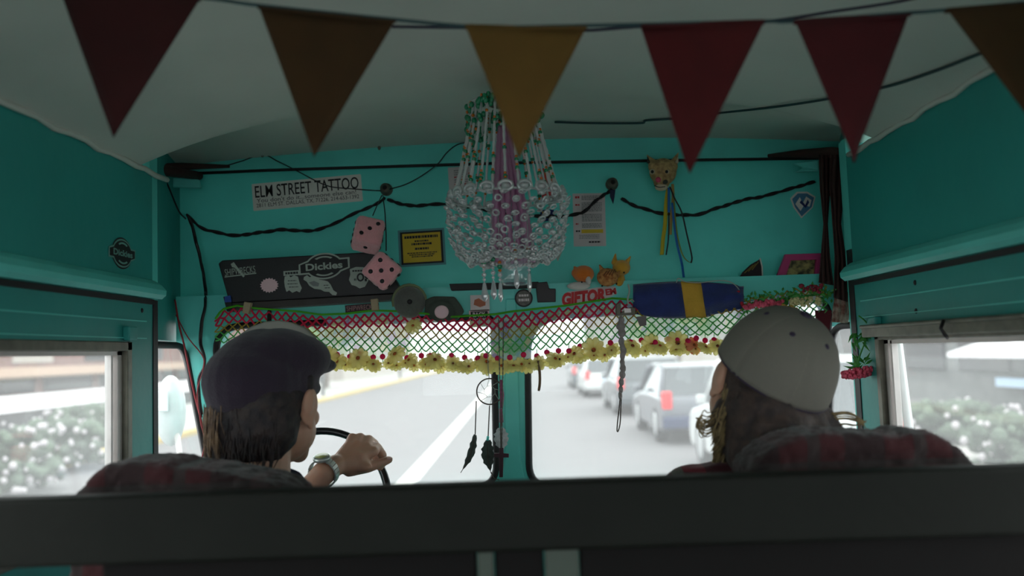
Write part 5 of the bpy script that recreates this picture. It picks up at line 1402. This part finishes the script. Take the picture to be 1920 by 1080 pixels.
# ================================================================== steering wheel
YW = 1.86
sw = empty('steering_wheel', at(590, 950, YW), 'black thin rimmed steering wheel in front of the driver', 'steering wheel')
wc = at(590, 949, YW); rW = 134 * YW / FPX
tilt = Matrix.Translation(wc) @ Matrix.Rotation(R(68), 4, 'X')
mb = MB(); mb.tube([tilt @ Vector((rW * math.cos(a) * 1.02, rW * 1.07 * math.sin(a), 0)) for a in [i * PI / 32 for i in range(64)]], .0085, 12, closed=True); mb.build('rim', mat('wheel_black', srgb(24, 24, 26), .25), sw)
for a in (.1, PI - .1, -PI / 2):
    mb = MB(); mb.tube([tilt @ Vector((.02 * math.cos(a), .02 * math.sin(a), -.01)), tilt @ Vector((rW * math.cos(a), rW * math.sin(a), 0))], .006, 8); mb.build('spoke', ALU_D, sw)
mb = MB(); mb.lathe([(.001, -.03), (.03, -.03), (.034, 0), (.02, .012), (.001, .014)], (0, 0, 0), 20, tilt); mb.build('hub', RUBBER, sw)
mb = MB(); mb.tube([tilt @ Vector((0, 0, -.03)), Vector((wc.x, 1.93, 1.3))], .018, 10); mb.build('column', RUBBER, sw)

# ================================================================== people
SKIN = mat('skin', srgb(190, 145, 122), .55, var=.12, scale=12, bump=.1, bscale=300)
SKIN.node_tree.nodes['Principled BSDF'].inputs['Subsurface Weight'].default_value = .25
SKIN.node_tree.nodes['Principled BSDF'].inputs['Subsurface Radius'].default_value = (.02, .006, .003)
def head_prims(m_, H, sc=1.0):
    """H: matrix, local x right, y forward, z up, metres; origin between the ears"""
    def E(c, r, rot=None):
        m_.ball((0, 0, 0), r, 20, 14, H @ Matrix.Translation(c) @ (rot or Matrix.Identity(4)))
    def Cp(a, b, r0, r1, seg=14): m_.cap(H @ Vector(a), H @ Vector(b), r0 * sc, r1 * sc, seg)
    E((0, -.015, .035), (.076, .094, .080)); E((0, .02, -.02), (.066, .075, .082)); E((0, .035, -.065), (.052, .056, .048)); E((0, .025, -.055), (.069, .06, .055))
    Cp((-.045, .02, -.06), (-.014, .075, -.098), .024, .018); Cp((.045, .02, -.06), (.014, .075, -.098), .024, .018)
    E((0, .080, -.098), (.020, .016, .016))                                     # chin
    E((-.038, .062, -.035), (.022, .022, .02)); E((.038, .062, -.035), (.022, .022, .02))   # cheekbones
    Cp((-.035, .078, .018), (.035, .078, .018), .012, .012)                     # brow
    Cp((0, .088, .008), (0, .112, -.034), .008, .0125); Cp((-.012, .098, -.038), (.012, .098, -.038), .009, .009)   # nose
    Cp((-.018, .088, -.066), (.018, .088, -.066), .007, .007); Cp((-.015, .087, -.077), (.015, .087, -.077), .008, .008)  # lips
    for s_ in (-1, 1):
        Er = Matrix.Rotation(s_ * R(-18), 4, 'Z') @ Matrix.Rotation(R(-10), 4, 'X')
        E((s_ * .079, -.006, -.012), (.007, .019, .032), Er); E((s_ * .083, -.014, -.004), (.006, .012, .022), Er); E((s_ * .078, .0, -.04), (.006, .009, .011))
def eyes_and_mouth(H, par):
    for s_ in (-1, 1):
        p = H @ Vector((s_ * .031, .079, .0))
        e = MB().ball(p, .0115, 14, 10).build('eye', mat('eye_white', srgb(235, 232, 228), .2), par)
        MB().ball(H @ Vector((s_ * .031, .0875, .0)), (.0052, .0042, .0052), 12, 8).build('iris', mat('iris_brown', srgb(60, 40, 30), .2), e)
        mb = MB(); mb.tube([H @ Vector((s_ * (.018 + i * .007), .092 - .003 * i, .022 + .003 * math.sin(i))) for i in range(5)], .0028, 6); mb.build('eyebrow', mat('eyebrow_hair', srgb(70, 52, 40), .9), par)
    mb = MB(); mb.tube([H @ Vector((x, .0955 - abs(x) * .1, -.0715)) for x in (-.016, -.008, 0, .008, .016)], .0022, 6); mb.build('mouth', mat('lips', srgb(150, 80, 78), .5), par)
def HM(p, yaw, lean, tiltb):
    # yaw + = to the left of the van; lean + = head top towards the right; tiltb + = back
    return Matrix.Translation(p) @ Matrix.Rotation(R(lean), 4, 'Y') @ Matrix.Rotation(R(yaw), 4, 'Z') @ Matrix.Rotation(R(tiltb), 4, 'X')

# ---------------------------------------------- driver
Hd = HM(at(503, 750, 1.52), -14, 0, 0) @ Matrix.Scale(1.05, 4)
hd = lambda x, y, z: Hd @ Vector((x, y, z))
wrist = at(606, 888, 1.72); elbow = at(520, 985, 1.52)
A = lambda x, y, Y: at(x, y, Y)
def hand_left(m_):
    # back of the left hand, gripping the rim from above; thumb lies along the rim to the right
    w0 = A(628, 872, 1.745)
    mcp = {'little': A(655, 836, 1.795), 'ring': A(670, 833, 1.80), 'middle': A(686, 837, 1.80), 'index': A(700, 846, 1.795)}
    for k, p in mcp.items():
        m_.cap(w0.lerp(A(640, 868, 1.75), .3), p, .0165, .0125, 12)
    m_.ball(A(662, 862, 1.772), (.030, .017, .023), 16, 10)
    m_.ball(A(672, 876, 1.765), (.030, .014, .012), 16, 10)          # heel towards the thumb
    m_.cap(A(640, 872, 1.752), A(680, 872, 1.775), .019, .016, 12)
    # fingers: up over the rim and curled down beyond it
    tips = {'little': ((660, 820, 1.815, .0098), (667, 824, 1.84, .009), (669, 840, 1.85, .0082), (668, 850, 1.845, .0075)),
            'ring': ((675, 820, 1.82, .0104), (685, 826, 1.848, .0098), (688, 842, 1.86, .009), (686, 856, 1.852, .008)),
            'middle': ((691, 824, 1.82, .0106), (702, 832, 1.85, .0100), (706, 850, 1.862, .0092), (704, 864, 1.855, .0082)),
            'index': ((706, 838, 1.815, .0106), (717, 853, 1.842, .0098), (718, 868, 1.855, .009), (712, 876, 1.845, .0082))}
    for k, ch_ in tips.items():
        prev, pr = mcp[k], .0118
        for (x, y, Y, r) in ch_:
            q = A(x, y, Y); m_.cap(prev, q, pr, r, 12); prev, pr = q, r
    # thumb
    a, b, c_, d = A(655, 880, 1.765), A(690, 876, 1.785), A(712, 869, 1.80), A(729, 862, 1.81)
    m_.cap(a, b, .0155, .0118, 12); m_.cap(b, c_, .0118, .0100, 12); m_.cap(c_, d, .0100, .0085, 12)
def driver_fill(m_):
    head_prims(m_, Hd)
    # neck, shoulders, trunk
    m_.cap(hd(0, -.03, -.05), hd(0, -.045, -.19), .054, .058, 18)
    n0 = hd(0, -.05, -.19)
    sl, sr = Vector((n0.x - .17, 1.45, 1.46)), Vector((n0.x + .19, 1.47, 1.46))
    m_.cap(n0 + Vector((0, 0, -.03)), sl, .055, .05); m_.cap(n0 + Vector((0, 0, -.03)), sr, .055, .05)
    m_.ball((n0.x, 1.46, 1.33), (.17, .10, .19), 20, 14); m_.ball((n0.x, 1.46, 1.12), (.15, .10, .18), 20, 14); m_.ball((n0.x, 1.48, 1.02), (.17, .12, .10), 20, 14)
    # left arm crosses in front to the top of the wheel
    el = Vector((n0.x - .12, 1.66, 1.36))
    m_.cap(sl, el, .045, .038, 14); m_.cap(el, wrist, .036, .0235, 14); m_.cap(wrist, A(630, 872, 1.745), .0245, .022, 14)
    # right arm down to the lap, legs under the wheel
    er = Vector((n0.x + .22, 1.53, 1.20)); m_.cap(sr, er, .045, .036, 14); m_.cap(er, Vector((n0.x + .12, 1.72, 1.12)), .034, .024, 14)
    hb = Vector((n0.x + .12, 1.72, 1.12)); m_.ball(hb + Vector((-.01, .05, -.01)), (.03, .045, .017), 12, 8)
    for q in range(4): m_.cap(hb + Vector((-.03 + q * .017, .08, -.01)), hb + Vector((-.034 + q * .019, .125, -.03)), .009, .0075, 10)
    m_.cap(hb + Vector((-.03, .03, 0)), hb + Vector((-.06, .07, -.01)), .011, .009, 10)
    for s_ in (-1, 1): m_.cap((n0.x + s_ * .09, 1.5, 1.04), (n0.x + s_ * .11, 1.86, 1.06), .075, .055, 14); m_.cap((n0.x + s_ * .11, 1.86, 1.06), (n0.x + s_ * .11, 1.9, .68), .054, .04, 14)
    hand_left(m_)
driver = blob('person', driver_fill, SKIN, None, .0028, 4)
tag(driver, 'person driving in a dark peaked cap and navy collar, left hand on the wheel', 'person')
eyes_and_mouth(Hd, driver)
for a, b in (((729, 862, 1.80), (732, 861, 1.803)),):
    MB().ball(A(730, 859.5, 1.803), (.007, .004, .003), 10, 6).build('thumb_nail', mat('nail', srgb(215, 175, 160), .3), driver)
# watch
wt_c = A(607, 886, 1.722); wd = (A(628, 873, 1.745) - elbow).normalized()
Mw = Matrix.Translation(wt_c) @ wd.to_track_quat('Z', 'X').to_matrix().to_4x4()
STEEL = mat('watch_steel', srgb(185, 190, 185), .3, metal=.6)
mb = MB()
for q in range(22):
    a = 2 * PI * q / 22; rr_ = .0285
    Mq = Mw @ Matrix.Rotation(a, 4, 'Z') @ Matrix.Translation((rr_, 0, 0)); mb.box((-.0018, -.0038, -.009), (.0018, .0038, .009), Mq)
ws_ = mb.build('watch_strap', STEEL, driver, bevel=.001)
up_ = (A(598, 868, 1.70) - wt_c).normalized()
Mf = Matrix.Translation(wt_c + (up_ - wd * up_.dot(wd)).normalized() * .030) @ (up_ - wd * up_.dot(wd)).normalized().to_track_quat('Z', 'Y').to_matrix().to_4x4()
mb = MB(); mb.lathe([(.001, -.003), (.016, -.003), (.018, 0), (.017, .005), (.014, .006), (.001, .0062)], (0, 0, 0), 24, Mf); wf_ = mb.build('watch_case', STEEL, driver)
mb = MB(); mb.lathe([(.001, .0064), (.013, .0064), (.001, .0068)], (0, 0, 0), 20, Mf); mb.build('watch_dial', mat('yellow_green_dial', srgb(175, 180, 110), .3), wf_)
# hair of the driver
HAIRD = mat('dark_brown_hair', srgb(48, 36, 34), .7, col2=srgb(26, 20, 26), scale=70, bump=.5, bscale=300)
HAIRL = mat('light_brown_hair', srgb(118, 92, 66), .7, col2=srgb(80, 60, 46), scale=80)
def hair_d(m_):
    m_.ball((0, 0, 0), (.079, .084, .066), 22, 16, Hd @ Matrix.Translation((0, -.020, .002)))
    m_.ball((0, 0, 0), (.078, .064, .078), 20, 14, Hd @ Matrix.Translation((0, -.048, -.032)))
    m_.ball((0, 0, 0), (.060, .045, .048), 20, 14, Hd @ Matrix.Translation((-.006, -.048, -.068)))
    m_.ball((0, 0, 0), (.074, .050, .05), 20, 14, Hd @ Matrix.Translation((0, -.058, .0))); m_.cap(hd(-.078, .0, .03), hd(-.074, -.012, -.085), .018, .014); m_.cap(hd(.072, .0, .03), hd(.074, -.01, .005), .014, .010)
hr = blob('hair', hair_d, HAIRD, driver, .003, 5, .003, 60)
rnd = random.Random(9)
mb = MB()
for q in range(260):
    a = rnd.uniform(-PI * .98, -.22 * PI); x = .082 * math.cos(a); y = -.03 + .082 * math.sin(a) * .95
    z = rnd.uniform(-.075, .0); l_ = rnd.uniform(.02, .05)
    P = [hd(x * 1.0, y, z), hd(x * .98 + rnd.uniform(-.005, .005), y * 1.03, z - l_ * .5), hd(x * .88 + rnd.uniform(-.008, .008), y * .97, z - l_)]
    mb.tube(P, [.0016, .0014, .0003], 4, cap=False)
mb.build('hair_strands', HAIRD, hr)
mb = MB()
for q in range(90):
    a = R(rnd.uniform(198, 262)); z = rnd.uniform(-.05, -.0); l_ = rnd.uniform(.04, .075)
    x = .083 * math.cos(a); y = -.03 + .090 * math.sin(a)
    P = [hd(x, y, z), hd(x * .99 + rnd.uniform(-.003, .003), y * 1.02, z - l_ * .5), hd(x * .88 + rnd.uniform(-.004, .004), y * .93, z - l_)]
    mb.tube(P, [.0009, .0009, .0003], 4, cap=False)
mb.build('light_side_strands', HAIRL, hr)
# dark newsboy cap
CAPD = mat('dark_purple_cap_cloth', srgb(42, 30, 46), .95, bump=.5, bscale=500, sheen=.2)
Hk = Hd @ Matrix.Rotation(R(-9), 4, 'Z')
def cap_d(m_):
    T = lambda c, r, rx=0, ry=0: m_.ball((0, 0, 0), r, 24, 16, Hk @ Matrix.Translation(c) @ Matrix.Rotation(R(ry), 4, 'Y') @ Matrix.Rotation(R(rx), 4, 'X'))
    T((0, -.006, .032), (.082, .104, .054))
    T((.024, .005, .072), (.058, .090, .048), 0, 8); T((0, -.021, .030), (.082, .104, .078))
    T((-.034, .016, .066), (.052, .086, .046), 0, -4); T((0, -.012, .040), (.080, .098, .080))
    T((.048, .02, .066), (.042, .07, .044), 0, 22)
    T((0, -.004, .016), (.082, .106, .032))
cp = blob('newsboy_cap', cap_d, CAPD, driver, .003, 6, .003, 22)
MB().ball(Hk @ Vector((-.030, -.02, .106)), (.010, .010, .006), 12, 8).build('cap_button', CAPD, cp)
mb = MB()
def peak_f(m_):
    for q in range(11):
        a = R(-62 + 124 * q / 10); c = Vector((.066 * math.sin(a), .078 + .055 * math.cos(a), .052 + .008 * math.cos(a)))
        m_.cap(Hk @ Vector((.04 * math.sin(a), .075, .036)), Hk @ c, .007, .0055, 8)
    m_.ball((0, 0, 0), (.066, .066, .020), 20, 10, Hk @ Matrix.Translation((0, .085, .056)) @ Matrix.Rotation(R(-4), 4, 'X'))
blob('cap_peak', peak_f, CAPD, cp, .003, 5)
# navy shirt
NAVY = mat('navy_shirt', srgb(50, 64, 96), .85, var=.3, bump=.3, bscale=500)
def shirt_d(m_):
    n0 = hd(0, -.05, -.19)
    sl, sr = Vector((n0.x - .17, 1.45, 1.455)), Vector((n0.x + .19, 1.47, 1.455))
    m_.cap(n0 + Vector((0, 0, -.045)), sl, .064, .062); m_.cap(n0 + Vector((0, 0, -.045)), sr, .064, .062)
    m_.ball((n0.x, 1.46, 1.33), (.19, .125, .2), 20, 14); m_.ball((n0.x, 1.46, 1.10), (.17, .125, .2), 20, 14)
    el = Vector((n0.x - .12, 1.66, 1.36)); m_.cap(sl, el, .056, .05, 14); m_.cap(el, el.lerp(wrist, .42), .048, .038, 14)
    er = Vector((n0.x + .22, 1.53, 1.20)); m_.cap(sr, er, .056, .046, 14); m_.cap(er, er.lerp(Vector((n0.x + .12, 1.72, 1.12)), .6), .044, .036, 14)
sh = blob('shirt', shirt_d, NAVY, driver, .005, 6, .004, 25)
mb = MB(); V = []
n0 = hd(0, -.042, -.135)
for i in range(41):
    a = R(-250 + 320 * i / 40); ca, sa = math.cos(a), math.sin(a)
    V.append([mb.b.verts.new(n0 + Vector(((.070 + g_) * ca, (.072 + g_) * sa, h_ - .014 * ca))) for g_, h_ in ((.014, -.055), (.006, -.02), (.002, .018), (.006, .024), (.014, .012), (.022, -.025), (.030, -.055))])
for a, b in zip(V, V[1:]):
    for j in range(6): mb.b.faces.new([a[j], b[j], b[j + 1], a[j + 1]])
mb.build('collar', NAVY, sh, smooth=True, solid=.003)
# trousers
def trousers(m_, cx, Y0):
    for s_ in (-1, 1): m_.cap((cx + s_ * .09, Y0 + .04, 1.04), (cx + s_ * .11, Y0 + .40, 1.06), .085, .065, 14); m_.cap((cx + s_ * .11, Y0 + .40, 1.06), (cx + s_ * .11, Y0 + .44, .70), .062, .05, 14)
    m_.ball((cx, Y0, 1.02), (.185, .135, .11), 18, 12)
blob('trousers', lambda m_: trousers(m_, n0.x, 1.46), mat('dark_denim', srgb(35, 40, 55), .9), driver, .008, 4)

# ---------------------------------------------- passenger
Hp = HM(at(1437, 722, 1.42), 6, 21, 12)
hp = lambda x, y, z: Hp @ Vector((x, y, z))
def pass_fill(m_):
    head_prims(m_, Hp)
    nb = Vector((.425, 1.40, 1.565))
    m_.cap(hp(0, -.03, -.05), nb, .052, .058, 18)
    sl, sr = Vector((.255, 1.42, 1.525)), Vector((.605, 1.40, 1.525))
    m_.cap(nb + Vector((0, 0, -.02)), sl, .055, .05); m_.cap(nb + Vector((0, 0, -.02)), sr, .055, .05)
    m_.ball((.425, 1.42, 1.36), (.17, .10, .19), 20, 14); m_.ball((.425, 1.43, 1.14), (.15, .10, .18), 20, 14); m_.ball((.425, 1.45, 1.03), (.17, .12, .10), 20, 14)
    for s_, sh_ in ((-1, sl), (1, sr)):
        e_ = Vector((sh_.x + s_ * .03, 1.48, 1.22)); h_ = Vector((sh_.x - s_ * .06, 1.68, 1.12)); m_.cap(sh_, e_, .044, .036, 14); m_.cap(e_, h_, .034, .024, 14)
        m_.ball(h_ + Vector((0, .05, -.01)), (.03, .045, .017), 12, 8)
        for q in range(4): m_.cap(h_ + Vector((-.027 + q * .018, .08, -.01)), h_ + Vector((-.030 + q * .020, .125, -.03)), .009, .0075, 10)
        m_.cap(h_ + Vector((-s_ * .03, .03, 0)), h_ + Vector((-s_ * .055, .075, -.01)), .011, .009, 10)
        m_.cap((.425 + s_ * .09, 1.47, 1.04), (.425 + s_ * .11, 1.83, 1.06), .075, .055, 14); m_.cap((.425 + s_ * .11, 1.83, 1.06), (.425 + s_ * .11, 1.87, .68), .054, .04, 14)
psg = blob('person', pass_fill, SKIN, None, .0032, 4)
tag(psg, 'person in a cream baseball cap and red flannel with long fair hair, looking left', 'person')
eyes_and_mouth(Hp, psg)
blob('trousers', lambda m_: trousers(m_, .425, 1.43), mat('dark_denim', srgb(35, 40, 55), .9), psg, .008, 4)
def shirt_p(m_):
    nb = Vector((.425, 1.395, 1.555))
    sl, sr = Vector((.275, 1.42, 1.540)), Vector((.595, 1.40, 1.520))
    m_.cap(nb, sl, .072, .066); m_.cap(nb, sr, .072, .066)
    m_.ball((.425, 1.42, 1.36), (.19, .125, .2), 20, 14); m_.ball((.425, 1.43, 1.12), (.17, .125, .2), 20, 14)
    for s_, sh_ in ((-1, sl), (1, sr)):
        e_ = Vector((sh_.x + s_ * .03, 1.48, 1.22)); h_ = Vector((sh_.x - s_ * .06, 1.68, 1.12)); m_.cap(sh_, e_, .06, .048, 14); m_.cap(e_, e_.lerp(h_, .85), .046, .034, 14)
sp_ = blob('flannel_shirt', shirt_p, PLAID2, psg, .005, 6, .004, 25)
mb = MB(); V = []
nb = Vector((.425, 1.395, 1.60))
for i in range(41):
    a = R(-250 + 320 * i / 40); ca, sa = math.cos(a), math.sin(a)
    V.append([mb.b.verts.new(nb + Vector(((.066 + g_) * ca, (.070 + g_) * sa, h_))) for g_, h_ in ((.012, -.05), (.006, -.02), (.004, .014), (.008, .02), (.016, .008), (.026, -.03), (.034, -.05))])
for a, b in zip(V, V[1:]):
    for j in range(6): mb.b.faces.new([a[j], b[j], b[j + 1], a[j + 1]])
mb.build('collar', PLAID2, sp_, smooth=True, solid=.003)
HAIRP = mat('dark_shaded_hair', srgb(62, 46, 40), .75, col2=srgb(38, 28, 28), scale=60, bump=.5, bscale=300)
BLOND = mat('dark_blond_hair', srgb(150, 128, 88), .7, col2=srgb(100, 82, 55), scale=90)
def hair_p(m_):
    m_.ball((0, 0, 0), (.080, .086, .066), 22, 16, Hp @ Matrix.Translation((0, -.018, .005)))
    m_.ball((0, 0, 0), (.078, .060, .074), 20, 14, Hp @ Matrix.Translation((0, -.034, -.062)))
    a, b = at(1440, 770, 1.37), at(1455, 850, 1.33); m_.cap(a, b, .066, .058, 18)
    m_.cap(at(1500, 765, 1.40), at(1562, 822, 1.38), .040, .026, 14); m_.cap(at(1480, 775, 1.38), at(1520, 835, 1.36), .05, .038, 14)
    m_.cap(at(1388, 735, 1.40), at(1370, 850, 1.37), .020, .018, 14); m_.cap(at(1400, 760, 1.37), at(1395, 860, 1.34), .035, .028, 14)
hrp = blob('hair', hair_p, HAIRP, psg, .0032, 5, .004, 50)
mb = MB(); rnd = random.Random(4)
def strand(pts, r=.0014): mb.tube(spline([at(*p) for p in pts], 5), [r] * (5 * (len(pts) - 1)) + [r * .25], 4, cap=False)
for q in range(90):
    u = rnd.random(); x0 = 1364 + rnd.uniform(-3, 10) + 12 * u; y0 = rnd.uniform(700, 770); Y_ = 1.40 - .03 * u
    strand([(x0, y0, Y_), (x0 - 5 - 8 * rnd.random(), y0 + 40, Y_), (1352 + rnd.uniform(-10, 14), y0 + 80, Y_ - .01), (1344 + rnd.uniform(-12, 18), min(868, y0 + 110), Y_ - .015)])
for q in range(26):
    y0 = rnd.uniform(745, 790); e = rnd.uniform(0, 1)
    strand([(1365, y0, 1.39), (1348, y0 + 18, 1.385), (1330 - 8 * e, y0 + 26 + 8 * e, 1.38), (1322 - 16 * e, y0 + 20 + 14 * rnd.random(), 1.38), (1312 - 6 * e, 785 + rnd.uniform(0, 22), 1.38)], .0009)
for q in range(16):
    e = rnd.random()
    strand([(1560 + rnd.uniform(-8, 8), 775 + 25 * e, 1.37), (1585, 772 + 26 * e, 1.37), (1604, 778 + 22 * e, 1.37), (1612 + rnd.uniform(0, 14), 794 + rnd.uniform(-6, 12), 1.37)], .0009)
for q in range(0):
    x0 = 1420 + rnd.uniform(-40, 60); strand([(x0, 725 + (x0 - 1380) * .35, 1.31), (x0 - 2, 770 + rnd.uniform(-5, 5), 1.295), (x0 - 4 + rnd.uniform(-8, 8), 815, 1.29)], .0011)
mb.build('blond_strands', BLOND, hrp)['kind'] = 'stuff'
# cream baseball cap
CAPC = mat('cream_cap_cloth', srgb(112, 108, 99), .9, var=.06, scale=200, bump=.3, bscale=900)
CAPC_D = mat('dark_purple_stitch', srgb(48, 34, 58), .8)
Hc = Hp @ Matrix.Translation((0, -.010, .022)) @ Matrix.Rotation(R(13), 4, 'X')
def dome(th, ph):
    """th around (0=front y), ph 0 rim .. 1 top"""
    a = ph * PI / 2
    r_ = math.cos(a) ** .86
    z = .112 * math.sin(a) ** .94
    seam = .0016 * math.exp(-((((th / (PI / 3)) % 1) - .0) ** 2) / .002) + .0016 * math.exp(-((((th / (PI / 3)) % 1) - 1.0) ** 2) / .002)
    g = 1 + .02 * math.sin(3 * th) * math.cos(a) - seam / .09
    return Hc @ Vector((.0925 * r_ * g * math.sin(th), .107 * r_ * g * math.cos(th) - .004 * ph, z))
mb = MB(); NT, NPh = 96, 26; V = []
for j in range(NPh):
    V.append([mb.b.verts.new(dome(2 * PI * i / NT, j / NPh)) for i in range(NT)])
tv = mb.b.verts.new(dome(0, 1))
for j in range(NPh - 1):
    for i in range(NT): mb.b.faces.new([V[j][i], V[j][(i + 1) % NT], V[j + 1][(i + 1) % NT], V[j + 1][i]])
for i in range(NT): mb.b.faces.new([V[-1][i], V[-1][(i + 1) % NT], tv])
cpp = mb.build('baseball_cap', CAPC, psg, smooth=True, solid=.003)
mb = MB(); mb.ball((0, 0, 0), (.0095, .0095, .005), 14, 8, Hc @ Matrix.Translation((0, -.004, .114))); mb.build('cap_button', CAPC_D, cpp)
for q in range(6):
    th = (q + .5) * PI / 3; p = dome(th, .62); c0 = Hc @ Vector((0, 0, .03)); nn = (p - c0).normalized()
    Mp = Matrix.Translation(p + nn * .0012) @ nn.to_track_quat('Z', 'Y').to_matrix().to_4x4()
    mb = MB(); mb.ball((0, 0, 0), (.0048, .0048, .0018), 12, 6, Mp); mb.build('eyelet', CAPC_D, cpp)
mb = MB(); mb.tube([dome(2 * PI * i / 60, 0) for i in range(60)], .0022, 6, closed=True); mb.build('sweatband', CAPC_D, cpp)
for q in range(6):
    mb = MB(); mb.tube([dome(q * PI / 3 + .035, j / 18) + (dome(q * PI / 3 + .035, j / 18) - Hc @ Vector((0, 0, .03))).normalized() * .001 for j in range(18)], .0007, 4); mb.build('seam', mat('cream_seam', srgb(140, 132, 120), .9), cpp)
def brim(m_):
    for q in range(15):
        a = R(-52 + 104 * q / 14); m_.cap(Hc @ Vector((.085 * math.sin(a), .09 * math.cos(a), .004)), Hc @ Vector((.085 * math.sin(a) * .98, .09 * math.cos(a) + .068 * math.cos(a * 1.35), -.010 - .012 * abs(math.sin(a)))), .0035, .0035, 8)
blob('brim', brim, CAPC, cpp, .0025, 3)
